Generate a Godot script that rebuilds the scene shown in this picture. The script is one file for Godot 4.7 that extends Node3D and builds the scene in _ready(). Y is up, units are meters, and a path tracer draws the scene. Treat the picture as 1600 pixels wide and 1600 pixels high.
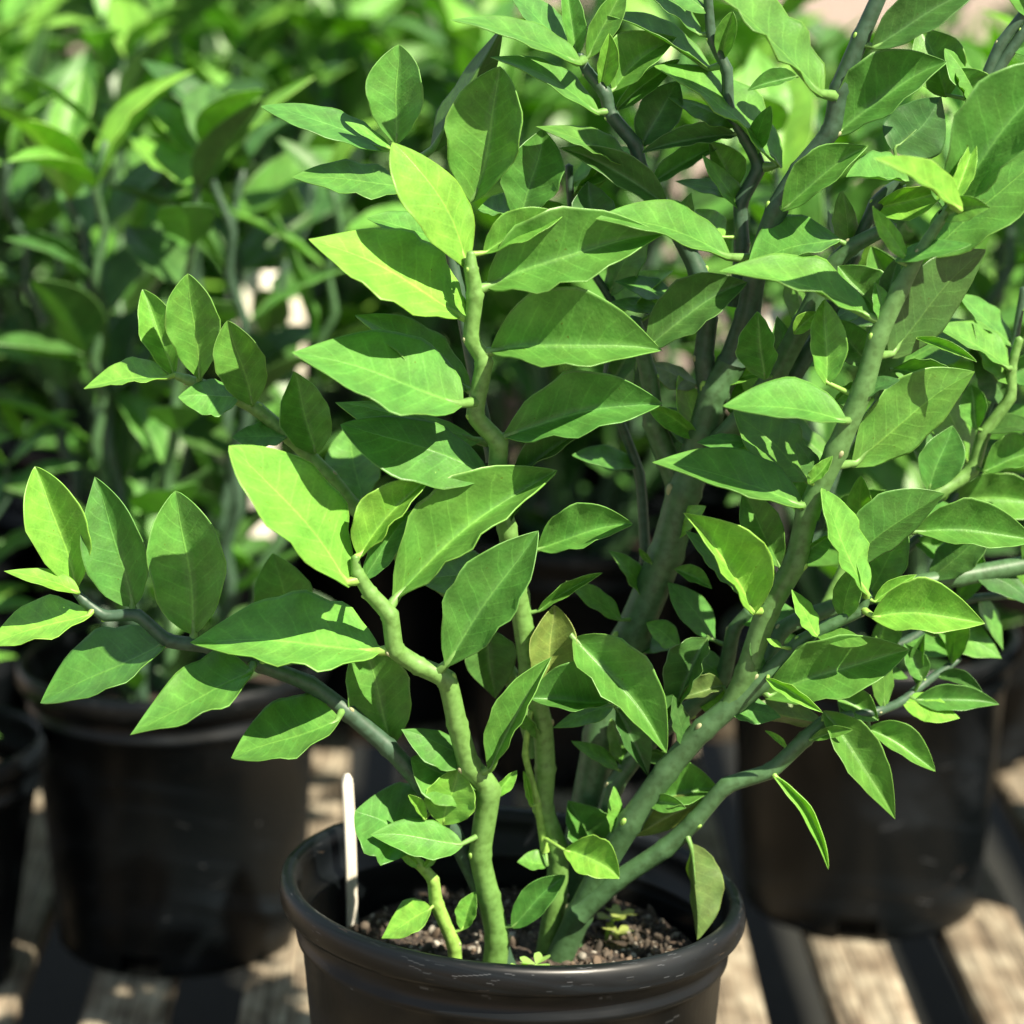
extends Node3D
# A zigzag-stemmed succulent in a black nursery pot on a weathered slat bench, more pots of the same plant behind it.
# Lengths in metres; the origin is the middle of the front pot's base on the bench top.

var plant: Node3D
var leaf_mats := {}
var stem_mats := {}
var leaf_count := 0
var rng := RandomNumberGenerator.new()
var blades := []
var bud_mesh: SphereMesh
var bud_mat: StandardMaterial3D
var names_used := {}

func V(x, y, z) -> Vector3: return Vector3(x, y, z) * 0.001

func lin(r: float, g: float, b: float) -> Color: return Color(r, g, b).linear_to_srgb()

func _ready():
	rng.seed = 71
	# ---- camera, sky, sun, exposure
	var cam := Camera3D.new()
	cam.name = "camera"
	add_child(cam)
	cam.position = Vector3(0, 0.883, 1.531)
	cam.rotation_degrees = Vector3(-14.3, 0, 0)
	var lens := CameraAttributesPhysical.new()
	lens.frustum_focal_length = 63.0
	lens.frustum_focus_distance = 1.545
	lens.frustum_near = 0.05
	lens.frustum_far = 400.0
	lens.exposure_aperture = 2.8
	cam.attributes = lens
	cam.fov = 21.57
	cam.near = 0.05
	cam.far = 400.0
	cam.current = true
	var we := WorldEnvironment.new()
	we.name = "world_environment"
	var env := Environment.new()
	env.background_mode = Environment.BG_SKY
	var sm := ProceduralSkyMaterial.new()
	sm.sky_top_color = Color(0.56, 0.63, 0.70)
	sm.sky_horizon_color = Color(0.84, 0.86, 0.86)
	sm.sky_curve = 0.14
	sm.sky_energy_multiplier = 0.72
	sm.ground_energy_multiplier = 0.6
	sm.ground_horizon_color = Color(0.5, 0.5, 0.45)
	sm.ground_bottom_color = Color(0.22, 0.21, 0.19)
	sm.sun_angle_max = 1.0
	var sky := Sky.new()
	sky.sky_material = sm
	env.sky = sky
	env.tonemap_mode = Environment.TONE_MAPPER_LINEAR
	env.tonemap_exposure = 3.05
	env.sdfgi_enabled = true
	env.ssao_enabled = true
	env.ssil_enabled = true
	we.environment = env
	add_child(we)
	var sun := DirectionalLight3D.new()
	sun.name = "sun"
	sun.light_energy = 1.5
	sun.light_color = Color(1.0, 0.955, 0.87)
	sun.light_angular_distance = 0.55
	sun.shadow_enabled = true
	add_child(sun)
	sun.look_at_from_position(Vector3(0.50, 0.75, 0.43), Vector3.ZERO, Vector3.UP)

	make_materials()
	build_setting()
	build_front_pot()
	build_front_plant()
	build_small_things()
	build_rows()

# ---------------------------------------------------------------- helpers
func numbered(called: String) -> String:
	var n: int = names_used.get(called, 0)
	names_used[called] = n + 1
	return called if n == 0 else "%s_%03d" % [called, n]

func tag(o: Node3D, label: String, category: String, group := "", kind := "") -> Node3D:
	if label: o.set_meta("label", label)
	if category: o.set_meta("category", category)
	if group: o.set_meta("group", group)
	if kind: o.set_meta("kind", kind)
	return o

func base(called: String, where: Vector3, turn := 0.0) -> Node3D:
	var o := Node3D.new()
	o.name = numbered(called)
	add_child(o)
	o.position = where
	o.rotation.y = turn
	return o

func put(called: String, mesh: Mesh, mat: Material, parent: Node3D = self) -> MeshInstance3D:
	var o := MeshInstance3D.new()
	o.name = numbered(called) if parent == self else called
	o.mesh = mesh
	o.material_override = mat
	parent.add_child(o, true)
	return o

func grid_mesh(P: Array, UV: Array, cols: int, rows: int, wrap := false, skip := []) -> ArrayMesh:
	# P is rows of cols points; faces are clockwise seen from the side where (column step) x (row step) points away
	var st := SurfaceTool.new()
	st.begin(Mesh.PRIMITIVE_TRIANGLES)
	for k in P.size():
		st.set_uv(UV[k])
		st.set_smooth_group(0)
		st.add_vertex(P[k])
	for r in rows - 1:
		for c in cols - 1:
			if skip.size() and skip[r * cols + c]:
				continue
			var a := r * cols + c
			for q in [a, a + 1, a + cols, a + 1, a + cols + 1, a + cols]: st.add_index(q)
	st.generate_normals()
	st.generate_tangents()
	return st.commit()

# ---------------------------------------------------------------- materials
func noise_tex(seed_no: int, freq: float, size := 512, ramp: Gradient = null, normal := false, bump := 4.0, oct := 4) -> NoiseTexture2D:
	var n := FastNoiseLite.new()
	n.seed = seed_no
	n.frequency = freq
	n.fractal_octaves = oct
	var t := NoiseTexture2D.new()
	t.width = size
	t.height = size
	t.seamless = true
	t.noise = n
	t.as_normal_map = normal
	t.bump_strength = bump
	if ramp: t.color_ramp = ramp
	return t

func leaf_image(seed_no: int) -> Array:
	# u across the blade (midrib at 0.5), v from base to tip: veins, pale midrib and margin, mottling, small scratches
	var w := 192
	var h := 384
	var im := Image.create(w, h, false, Image.FORMAT_RGB8)
	var bump := Image.create(w, h, false, Image.FORMAT_RGB8)
	var n := FastNoiseLite.new()
	n.seed = seed_no
	n.frequency = 0.012
	n.fractal_octaves = 4
	var n2 := FastNoiseLite.new()
	n2.seed = seed_no + 9
	n2.frequency = 0.11
	for y in h:
		for x in w:
			var u := absf((x + 0.5) / w * 2.0 - 1.0)
			var v := (y + 0.5) / h
			var side := 1.0 if x * 2 < w else 1.7
			var ph := (v * 1.0 - u * 0.16 + 0.03 * n.get_noise_2d(x * 0.5, y * 0.5 + 300.0)) * 9.0 + side
			var vein := pow(1.0 - absf(fposmod(ph, 1.0) * 2.0 - 1.0), 9.0) * smoothstep(1.0, 0.55, u)
			var mid := exp(-pow(u / (0.035 * (1.25 - v)), 2.0))
			var edge := smoothstep(0.965, 0.995, u)
			var mott := 0.5 * n.get_noise_2d(x, y) + 0.22 * n2.get_noise_2d(x, y)
			var b := 0.82 + 0.26 * mott + 0.10 * vein + 0.13 * mid + 0.16 * edge
			var yel := 0.5 * n.get_noise_2d(x + 700, y) + 0.6 * mid + 1.3 * edge + 0.5 * smoothstep(0.12, 0.0, v) + 0.7 * smoothstep(0.96, 1.0, v)
			im.set_pixel(x, y, Color(clampf(b * (0.93 + 0.12 * yel), 0, 1), clampf(b * (0.98 + 0.02 * yel), 0, 1), clampf(b * (0.9 + 0.05 * yel), 0, 1)))
			var hgt := 0.5 + 0.1 * n2.get_noise_2d(x * 0.7, y * 0.7) - 0.11 * vein - 0.3 * mid + 0.18 * n.get_noise_2d(x * 1.6, y * 1.6)
			bump.set_pixel(x, y, Color(hgt, hgt, hgt))
	var r := RandomNumberGenerator.new()
	r.seed = seed_no
	for k in 22:
		var x := r.randi_range(12, w - 16)
		var y := r.randi_range(30, h - 40)
		var s := r.randi_range(-1, 1)
		for q in r.randi_range(3, 12):
			var c := im.get_pixel(x, y)
			im.set_pixel(x, y, c.lerp(Color(0.97, 1.0, 0.92), r.randf_range(0.2, 0.7)))
			x = clampi(x + (1 if r.randf() < 0.6 else 0), 0, w - 1)
			y = clampi(y + s, 0, h - 1)
	for k in 5:   # small corky specks
		var x := r.randi_range(20, w - 20)
		var y := r.randi_range(40, h - 30)
		for q in 9:
			im.set_pixel(x + r.randi_range(-1, 1), y + r.randi_range(-2, 2), Color(0.72, 0.55, 0.3))
	bump.bump_map_to_normal_map(3.0)
	im.generate_mipmaps()
	return [ImageTexture.create_from_image(im), ImageTexture.create_from_image(bump)]

func make_materials():
	var tex := []
	for k in 3: tex.append(leaf_image(11 + 31 * k))
	var tones := {
		"m": [0.130, 0.315, 0.060, 0.38], "y": [0.225, 0.48, 0.075, 0.38], "d": [0.080, 0.19, 0.05, 0.36], "o": [0.20, 0.27, 0.075, 0.36],
	}
	for t in tones:
		var q: Array = tones[t]
		leaf_mats[t] = []
		for k in 6:
			var m := StandardMaterial3D.new()
			m.resource_name = "leaf_" + t
			var j: float = [1.0, 0.86, 1.12, 0.94, 1.06, 0.9][k]
			var hue: float = [1.0, 0.93, 1.04, 1.06, 0.96, 0.9][k]
			m.albedo_color = lin(q[0] * j * hue * 1.15, q[1] * j * 1.15, q[2] * j / hue * 1.15)
			m.albedo_texture = tex[k % 3][0]
			m.normal_enabled = true
			m.normal_texture = tex[k % 3][1]
			m.normal_scale = 0.85
			m.roughness = 0.43
			m.metallic_specular = 0.5
			m.cull_mode = BaseMaterial3D.CULL_DISABLED
			m.backlight_enabled = true
			m.backlight = Color(q[3] * 1.7, q[3] * 2.0, q[3] * 0.22)
			leaf_mats[t].append(m)
	var ramp := Gradient.new()
	ramp.colors = PackedColorArray([Color(0.80, 0.81, 0.73), Color(0.92, 0.93, 0.88), Color(1, 1, 0.97)])
	ramp.offsets = PackedFloat32Array([0.25, 0.5, 0.8])
	var st_tex := noise_tex(5, 0.02, 512, ramp)
	var st_nrm := noise_tex(6, 0.06, 512, null, true, 2.0)
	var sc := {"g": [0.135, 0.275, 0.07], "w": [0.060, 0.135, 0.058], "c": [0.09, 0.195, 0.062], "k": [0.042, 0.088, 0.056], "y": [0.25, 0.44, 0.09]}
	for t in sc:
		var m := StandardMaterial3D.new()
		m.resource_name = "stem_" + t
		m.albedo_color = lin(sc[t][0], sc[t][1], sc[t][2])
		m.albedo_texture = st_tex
		m.normal_enabled = true
		m.normal_texture = st_nrm
		m.normal_scale = 0.16
		m.uv1_triplanar = true
		m.uv1_scale = Vector3.ONE * 14.0
		m.roughness = 0.48
		m.metallic_specular = 0.45
		m.subsurf_scatter_enabled = false
		stem_mats[t] = m
	bud_mesh = SphereMesh.new()
	bud_mesh.radius = 0.0026
	bud_mesh.height = 0.0052
	bud_mesh.radial_segments = 8
	bud_mesh.rings = 5
	bud_mat = StandardMaterial3D.new()
	bud_mat.albedo_color = lin(0.26, 0.27, 0.14)
	bud_mat.roughness = 0.6

# ---------------------------------------------------------------- leaves and stems
func blade(b: Vector3, t: Vector3, lv: Vector3, rv: Vector3, bend: Vector3, sd: int, nr := 19) -> ArrayMesh:
	var L0 := (t - b).length()
	# a folded blade: lv and rv run from the midrib to the widest point of either margin
	var r := RandomNumberGenerator.new()
	r.seed = sd * 7919 + 13
	var us := [-0.965, -0.995, -1.0, -0.93, -0.72, -0.45, -0.2, -0.05, 0.05, 0.2, 0.45, 0.72, 0.93, 1.0, 0.995, 0.965]
	var under := [1.0, 0.6, 0.0, 0, 0, 0, 0, 0, 0, 0, 0, 0, 0, 0.0, 0.6, 1.0]
	var lip := L0 * 0.0085
	var ax := t - b
	var L := ax.length()
	var d := ax / L
	var nl := d.cross(lv)
	var nrv := rv.cross(d)
	nl = nl.normalized() * lv.length()
	nrv = nrv.normalized() * rv.length()
	var curl_l := r.randf_range(0.05, 0.22)
	var curl_r := r.randf_range(0.05, 0.22)
	var f1 := r.randf_range(2.2, 4.4)
	var p1 := r.randf() * TAU
	var p2 := r.randf() * TAU
	var amp := r.randf_range(0.03, 0.10)
	var sc_n := r.randf_range(9.0, 14.0)
	var ea := r.randf_range(0.66, 0.92)
	var eb := r.randf_range(0.88, 1.2)
	var asym := r.randf_range(-0.09, 0.09)
	var hook := r.randf_range(-0.05, 0.02)
	var vm := ea / (ea + eb)
	var wm := pow(vm, ea) * pow(1.0 - vm, eb)
	var twist := r.randf_range(-0.12, 0.12)
	var P := []
	var UV := []
	for k in nr:
		var v := float(k) / (nr - 1)
		v = lerpf(v, v * v * (3.0 - 2.0 * v), 0.55)
		var w := pow(v, ea) * pow(1.0 - v, eb) / wm
		w = maxf(w, 0.045 * (1.0 - v))
		var c := b + ax * v + bend * (4.0 * v * (1.0 - v)) + (lv + rv).normalized() * 0.0 + (nl + nrv).normalized() * L * hook * v * v * v + (rv - lv) * 0.06 * sin(v * 5.0 + p1) * v * (1.0 - v) * 2.0
		for i in us.size():
			var u: float = us[i]
			var a := absf(u)
			var s := lv if u < 0 else rv
			var nn := nl if u < 0 else nrv
			var curl := curl_l if u < 0 else curl_r
			var ph := p1 if u < 0 else p2
			var toothed := 1.0
			if a > 0.9:
				var tt := fposmod(v * sc_n + ph, 1.0)
				toothed += 0.06 * (tt - 0.5) * smoothstep(0.9, 0.25, v)
			var wave := amp * a * a * sin(TAU * f1 * v + ph) * smoothstep(1.0, 0.25, v)
			# soft fold: near the midrib both halves share one slope
			var off := s * (a * w * toothed) + nn * (w * (curl * (a - a * a) * -1.0 + wave + twist * a * (v - 0.4)))
			off *= 1.0 + asym * signf(u) * (0.5 - v) * 2.0
			P.append(c + off - nn.normalized() * under[i] * minf(lip, w * s.length() * 0.3))
			UV.append(Vector2(u * 0.5 + 0.5, v))
	return grid_mesh(P, UV, us.size(), nr)

func leaf(b: Vector3, t: Vector3, lv: Vector3, rv: Vector3, bend: Vector3, tone: String, joint := Vector3.ZERO):
	leaf_count += 1
	var mats: Array = leaf_mats[tone]
	put("leaf", blade(b, t, lv, rv, bend, leaf_count), mats[(leaf_count * 5 + leaf_count / 7) % mats.size()], plant)
	# the fleshy stalk under the base of the midrib
	var d := t - b
	var thick := clampf(d.length() * 0.022, 0.0008, 0.0022)
	var pts := []
	var rad := []
	var nn := (d.cross(lv).normalized() + rv.cross(d).normalized()).normalized()
	for k in 5:
		var v: float = [-0.035, 0.03, 0.12, 0.25, 0.42][k]
		pts.append(b + d * v + bend * (4.0 * v * (1.0 - v)) - nn * thick * [0.0, 0.3, 0.7, 0.8, 0.6][k])
		rad.append(thick * [1.15, 1.0, 0.75, 0.5, 0.15][k])
	if joint != Vector3.ZERO:
		pts[0] = joint
		rad[0] *= 1.5
		rad[1] *= 1.1
	put("leaf_stalk", tube(pts, rad, 7, 2, 0.0), stem_mats["y"] if tone == "y" else stem_mats["g"], plant)

func tube(pts: Array, rad: Array, sides := 12, sub := 6, swell := 0.13) -> ArrayMesh:
	var P := []
	var UV := []
	var ring := []
	var rr := []
	var n := pts.size()
	for i in n - 1:
		var p0: Vector3 = pts[maxi(i - 1, 0)]
		var p1: Vector3 = pts[i]
		var p2: Vector3 = pts[i + 1]
		var p3: Vector3 = pts[mini(i + 2, n - 1)]
		for s in sub + (1 if i == n - 2 else 0):
			var f := float(s) / sub
			# a tight spline keeps the zigzag joints fairly sharp
			var m1 := (p2 - p0) * 0.27
			var m2 := (p3 - p1) * 0.27
			var q := p1 * (2 * f * f * f - 3 * f * f + 1) + m1 * (f * f * f - 2 * f * f + f) + p2 * (-2 * f * f * f + 3 * f * f) + m2 * (f * f * f - f * f)
			ring.append(q)
			rr.append(lerpf(rad[i], rad[i + 1], f) * (1.0 + swell * pow(absf(f * 2.0 - 1.0), 6.0)))
	var side := Vector3.RIGHT
	var along := 0.0
	for k in ring.size():
		var tg: Vector3 = (ring[mini(k + 1, ring.size() - 1)] - ring[maxi(k - 1, 0)]).normalized()
		side = (side - tg * side.dot(tg))
		if side.length() < 0.01: side = tg.cross(Vector3.FORWARD)
		side = side.normalized()
		var up := tg.cross(side)
		if k > 0: along += ring[k].distance_to(ring[k - 1])
		for c in sides + 1:
			var a := TAU * c / sides
			P.append(ring[k] + (side * cos(a) - up * sin(a)) * rr[k])
			UV.append(Vector2(float(c) / sides, along * 8.0))
	# round off the far end
	for c in sides + 1:
		P.append(ring[-1] + (ring[-1] - ring[-2]).normalized() * rr[-1] * 0.6)
		UV.append(Vector2(float(c) / sides, along * 8.0))
	return grid_mesh(P, UV, sides + 1, ring.size() + 1)

func stem(pts: Array, radii: Array, tone: String):
	var rad := []
	for q in radii: rad.append(q * 0.001)
	put("stem", tube(pts, rad), stem_mats[tone], plant)
	for i in range(1, pts.size() - 1):
		var d: Vector3 = (pts[i + 1] - pts[i - 1]).normalized()
		var outw: Vector3 = (pts[i] * 2.0 - pts[i + 1] - pts[i - 1])
		outw = outw - d * outw.dot(d)
		outw = (outw.normalized() + Vector3(0, 0, 0.5)).normalized()
		if i % 2 == 0: continue
		var b := put("bud", bud_mesh, bud_mat if i % 4 == 1 else stem_mats["y"], plant)
		b.position = pts[i] + outw * rad[i] * 0.93
		b.basis = Basis(Quaternion(Vector3.UP, (d + outw * 0.4).normalized())).scaled_local(Vector3(0.62, 1.0, 0.62) * (rad[i] / 0.006))

func build_front_plant():
	plant = base("potted_succulent", Vector3.ZERO)
	tag(plant, "large sharp leafy succulent with zigzag green stems filling the front black pot", "plant")
	stem([V(-12, 203, 20), V(-9, 233, 22), V(-14, 262, 26), V(-19, 290, 30), V(-14, 332, 34), V(-25, 349, 38), V(-32, 376, 42), V(-38, 404, 46), V(-54, 414, 50), V(-67, 425, 54), V(-70, 446, 56), V(-81, 460, 58), V(-88, 473, 60), V(-89, 482, 60)], [7.8, 7.3, 6.7, 6.5, 7.2, 6.6, 6.0, 5.9, 5.4, 5.3, 5.1, 4.4, 3.6, 2.2], "g")
	stem([V(20, 196, -10), V(27, 249, -6), V(28, 279, -3), V(19, 308, 0), V(20, 334, 2), V(18, 363, 4), V(11, 397, 8), V(4, 445, 10), V(-3, 487, 14), V(-9, 514, 17), V(-8, 539, 20), V(-21, 556, 23), V(-16, 587, 24), V(-23, 601, 26), V(-21, 627, 28), V(-23, 642, 30), V(-23, 651, 30)], [7.5, 6.7, 6.6, 6.2, 6.2, 6.1, 6.5, 6.0, 5.6, 5.6, 5.5, 5.1, 5.1, 4.7, 4.9, 4.0, 2.2], "g")
	stem([V(24, 198, 0), V(41, 241, 5), V(56, 276, 10), V(71, 305, 16), V(92, 340, 22), V(113, 368, 28), V(146, 399, 32), V(168, 423, 34), V(186, 435, 36), V(201, 443, 38), V(206, 453, 38)], [8.7, 8.2, 7.7, 7.7, 7.2, 6.8, 6.4, 4.5, 3.7, 3.3, 2.2], "w")
	stem([V(128, 382, 29), V(137, 404, 32), V(148, 443, 36), V(163, 473, 40), V(169, 503, 42), V(184, 540, 45), V(198, 577, 46), V(205, 605, 46), V(217, 633, 45), V(227, 653, 45), V(238, 671, 44), V(244, 681, 44)], [6.4, 6.7, 7.0, 6.6, 6.6, 6.5, 6.1, 5.7, 5.2, 3.9, 2.8, 1.8], "c")
	stem([V(41, 244, 12), V(64, 268, 16), V(92, 290, 20), V(109, 309, 24), V(127, 332, 27), V(153, 342, 28), V(173, 362, 28), V(184, 371, 26), V(201, 374, 20)], [6.2, 5.8, 5.8, 5.3, 4.9, 4.7, 4.7, 4.2, 2.7], "w")
	stem([V(196, 372, 18), V(218, 373, 10), V(234, 374, -5), V(250, 381, -20), V(266, 386, -35), V(274, 390, -40)], [3.0, 2.9, 2.7, 2.7, 2.3, 1.6], "k")
	stem([V(32, 191, -22), V(42, 270, -26), V(55, 344, -30), V(72, 404, -32), V(93, 458, -34), V(103, 496, -35), V(114, 531, -36), V(121, 558, -36), V(136, 584, -35)], [10.4, 10.7, 11.0, 11.3, 10.4, 10.4, 9.6, 9.1, 8.7], "w")
	stem([V(104, 487, -38), V(94, 514, -40), V(85, 537, -42), V(82, 564, -44), V(72, 599, -46)], [7.7, 6.9, 6.5, 5.3, 4.6], "w")
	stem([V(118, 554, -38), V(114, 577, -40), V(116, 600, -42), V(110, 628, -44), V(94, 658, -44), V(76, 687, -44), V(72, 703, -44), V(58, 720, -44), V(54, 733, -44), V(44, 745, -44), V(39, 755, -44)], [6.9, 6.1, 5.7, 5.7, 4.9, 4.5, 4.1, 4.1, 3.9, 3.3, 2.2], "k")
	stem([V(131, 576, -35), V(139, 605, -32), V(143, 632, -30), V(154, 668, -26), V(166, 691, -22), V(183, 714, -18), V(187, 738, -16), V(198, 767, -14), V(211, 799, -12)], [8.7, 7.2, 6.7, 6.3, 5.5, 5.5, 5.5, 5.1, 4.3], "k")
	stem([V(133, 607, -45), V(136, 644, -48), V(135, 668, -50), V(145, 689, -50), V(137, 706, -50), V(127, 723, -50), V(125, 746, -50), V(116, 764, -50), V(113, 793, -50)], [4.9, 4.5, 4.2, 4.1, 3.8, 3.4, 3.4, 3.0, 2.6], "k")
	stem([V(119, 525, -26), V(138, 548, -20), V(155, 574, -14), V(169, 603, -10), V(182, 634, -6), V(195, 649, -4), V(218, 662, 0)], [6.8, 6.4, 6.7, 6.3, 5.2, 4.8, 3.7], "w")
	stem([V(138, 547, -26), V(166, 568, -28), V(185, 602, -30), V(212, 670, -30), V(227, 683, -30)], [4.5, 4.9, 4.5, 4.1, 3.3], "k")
	stem([V(148, 397, 10), V(160, 420, 0), V(177, 426, -10), V(204, 432, -20), V(236, 439, -30), V(272, 442, -40), V(320, 448, -50)], [4.9, 4.9, 5.4, 5.0, 5.4, 5.8, 5.9], "w")
	stem([V(189, 426, -20), V(204, 453, -30), V(232, 477, -40), V(260, 493, -50), V(279, 505, -55), V(285, 527, -55), V(300, 550, -55), V(300, 568, -55), V(304, 586, -55)], [5.4, 5.0, 4.2, 4.3, 4.3, 3.9, 3.5, 3.1, 2.3], "g")
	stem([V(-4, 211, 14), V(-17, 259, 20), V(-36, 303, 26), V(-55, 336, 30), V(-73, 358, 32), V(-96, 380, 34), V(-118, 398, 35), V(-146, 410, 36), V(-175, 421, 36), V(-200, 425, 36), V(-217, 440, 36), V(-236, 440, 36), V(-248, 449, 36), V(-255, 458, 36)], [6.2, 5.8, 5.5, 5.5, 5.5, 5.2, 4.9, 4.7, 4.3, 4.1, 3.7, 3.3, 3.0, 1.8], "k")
	stem([V(15, 338, -10), V(0, 386, -14), V(-31, 433, -18), V(-69, 464, -20), V(-94, 491, -20), V(-108, 509, -20), V(-131, 533, -20), V(-150, 550, -20), V(-171, 561, -20), V(-191, 568, -20), V(-199, 571, -20)], [5.0, 5.0, 5.0, 5.0, 4.6, 4.6, 4.4, 4.2, 3.8, 3.0, 1.9], "g")
	stem([V(-34, 210, 30), V(-35, 233, 32), V(-45, 260, 34), V(-47, 276, 36), V(-55, 287, 38), V(-58, 293, 38)], [4.2, 4.2, 4.2, 3.6, 3.2, 1.9], "y")
	stem([V(-11, 521, -10), V(-21, 565, -20), V(-32, 621, -30), V(-41, 662, -34), V(-60, 691, -36), V(-68, 704, -36)], [4.1, 3.8, 3.8, 3.4, 3.4, 2.2], "k")
	stem([V(20, 281, 2), V(15, 315, 6), V(8, 345, 8), V(11, 373, 10)], [2.7, 2.3, 1.9, 1.5], "y")
	stem([V(51, 276, -10), V(62, 317, -12), V(82, 345, -14), V(106, 365, -15), V(127, 385, -16), V(133, 415, -16), V(142, 428, -14)], [5.5, 5.8, 5.8, 5.4, 5.0, 4.2, 3.4], "w")
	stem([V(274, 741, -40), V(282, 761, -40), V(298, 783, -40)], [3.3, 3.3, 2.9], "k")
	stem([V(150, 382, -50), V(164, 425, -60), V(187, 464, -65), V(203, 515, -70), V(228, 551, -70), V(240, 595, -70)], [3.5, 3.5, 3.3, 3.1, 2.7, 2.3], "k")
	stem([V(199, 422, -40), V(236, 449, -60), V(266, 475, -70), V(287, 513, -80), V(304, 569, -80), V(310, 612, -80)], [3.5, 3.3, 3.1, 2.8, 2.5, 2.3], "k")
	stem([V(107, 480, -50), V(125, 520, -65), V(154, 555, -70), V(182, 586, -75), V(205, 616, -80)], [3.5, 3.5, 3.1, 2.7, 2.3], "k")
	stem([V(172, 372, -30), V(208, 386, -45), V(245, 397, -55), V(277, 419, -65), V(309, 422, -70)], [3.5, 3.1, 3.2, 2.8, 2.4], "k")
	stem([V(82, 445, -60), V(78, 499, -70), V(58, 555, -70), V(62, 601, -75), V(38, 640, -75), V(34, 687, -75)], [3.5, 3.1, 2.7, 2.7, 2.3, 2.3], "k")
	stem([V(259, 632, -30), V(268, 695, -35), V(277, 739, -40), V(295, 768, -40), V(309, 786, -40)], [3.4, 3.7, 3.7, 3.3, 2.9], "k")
	leaf(V(-74, 701, -33), V(-143, 730, -19), V(-3, -5, 15), V(4, 7, -14), V(0, 3, 0), "m", V(-67, 703, -36))
	leaf(V(-67, 705, -30), V(-65, 762, -32), V(-17, 3, 11), V(16, 3, 12), V(0, 2, 0), "m", V(-67, 703, -36))
	leaf(V(-48, 698, -44), V(-5, 772, -54), V(-8, 1, -15), V(10, -9, -11), V(0, 0, 0), "d", V(-60, 691, -36))
	leaf(V(-23, 672, -26), V(-7, 750, -26), V(-25, 9, 15), V(18, 2, 24), V(3, 2, 0), "m", V(-41, 662, -34))
	leaf(V(4, 659, -30), V(18, 714, -35), V(-16, 7, 11), V(17, -1, 12), V(2, 2, 0), "m")
	leaf(V(0, 664, -34), V(-20, 668, -24), V(-1, 0, 17), V(2, 8, -15), V(0, 1, 0), "m")
	leaf(V(-60, 680, -32), V(-127, 688, -18), V(-1, -6, 19), V(1, 9, -17), V(0, 1, 0), "m", V(-55, 684, -36))
	leaf(V(-70, 702, -29), V(-95, 720, -19), V(-2, -1, 6), V(2, 2, -4), V(0, 1, 0), "y", V(-67, 703, -36))
	leaf(V(-41, 649, -20), V(-84, 665, -10), V(-2, -3, 16), V(4, 7, -14), V(0, 2, 0), "m", V(-38, 648, -33))
	leaf(V(-25, 641, 25), V(-64, 714, 30), V(-18, -4, 23), V(12, 3, -16), V(4, 5, -1), "y", V(-23, 641, 30))
	leaf(V(-28, 613, 23), V(-111, 664, 51), V(-8, -5, 40), V(13, 17, -35), V(0, 3, 0), "y", V(-22, 612, 27))
	leaf(V(-16, 650, 28), V(29, 672, 28), V(-6, 13, 5), V(2, -2, 15), V(0, 2, 0), "y", V(-23, 650, 30))
	leaf(V(-14, 631, 27), V(86, 659, 16), V(-8, 29, 11), V(5, -9, 31), V(0, 5, 0), "m", V(-21, 629, 28))
	leaf(V(-12, 594, 26), V(85, 597, 33), V(-1, 38, 13), V(0, -3, 39), V(0, 3, 0), "m", V(-18, 592, 25))
	leaf(V(-5, 543, 21), V(86, 564, 25), V(-5, 26, 9), V(3, -5, 28), V(0, 3, 0), "m", V(-9, 540, 20))
	leaf(V(-28, 565, 38), V(-120, 605, 80), V(-5, -6, 41), V(9, 19, -36), V(0, 2, 0), "m", V(-19, 564, 23))
	leaf(V(-24, 567, 9), V(-89, 614, 20), V(-5, -1, 23), V(9, 9, -20), V(0, 3, 0), "m", V(-19, 567, 23))
	leaf(V(-19, 536, 2), V(-102, 562, 20), V(-4, -12, 22), V(2, 4, -8), V(0, 3, 0), "m", V(-14, 532, -12))
	leaf(V(-13, 521, 25), V(-97, 556, 47), V(-7, -14, 27), V(5, 10, -21), V(0, 3, 0), "m", V(-9, 523, 18))
	leaf(V(-90, 488, -40), V(-102, 527, -86), V(-16, -1, 11), V(16, 6, 10), V(0, 2, 0), "m", V(-90, 486, -20))
	leaf(V(-116, 524, -17), V(-128, 574, -17), V(-14, -1, 12), V(15, 6, 9), V(0, 2, 0), "m", V(-119, 521, -20))
	leaf(V(-133, 534, -14), V(-164, 537, -4), V(0, -4, 13), V(0, 6, -11), V(0, 1, 0), "m", V(-132, 534, -20))
	leaf(V(-160, 559, -14), V(-194, 562, 1), V(0, -9, 15), V(0, 7, -13), V(0, 1, 0), "m", V(-161, 555, -20))
	leaf(V(-152, 554, -13), V(-165, 606, -5), V(-14, -2, 11), V(14, 7, 10), V(0, 2, 0), "m", V(-154, 552, -20))
	leaf(V(-183, 569, -15), V(-187, 633, -5), V(-15, 1, 12), V(16, 4, 10), V(0, 2, 0), "m", V(-184, 566, -20))
	leaf(V(-199, 569, -24), V(-217, 620, -31), V(-9, 0, 12), V(11, 6, 7), V(0, 2, 0), "y", V(-198, 571, -20))
	leaf(V(-201, 570, -16), V(-250, 566, -6), V(0, 1, 18), V(-2, 9, -17), V(0, 2, 0), "y", V(-198, 571, -20))
	leaf(V(-252, 456, 35), V(-273, 528, 34), V(-14, 0, 18), V(18, 9, 11), V(1, 3, 0), "y", V(-253, 456, 36))
	leaf(V(-220, 444, 32), V(-240, 521, 31), V(-18, -2, 13), V(17, 8, 12), V(1, 3, 0), "m", V(-220, 440, 36))
	leaf(V(-185, 428, 34), V(-193, 514, 34), V(-21, 2, 18), V(23, 7, 14), V(1, 3, 0), "m", V(-185, 422, 36))
	leaf(V(-249, 456, 44), V(-289, 473, 58), V(-1, -1, 9), V(2, 4, -8), V(0, 2, 0), "y", V(-251, 454, 36))
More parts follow.
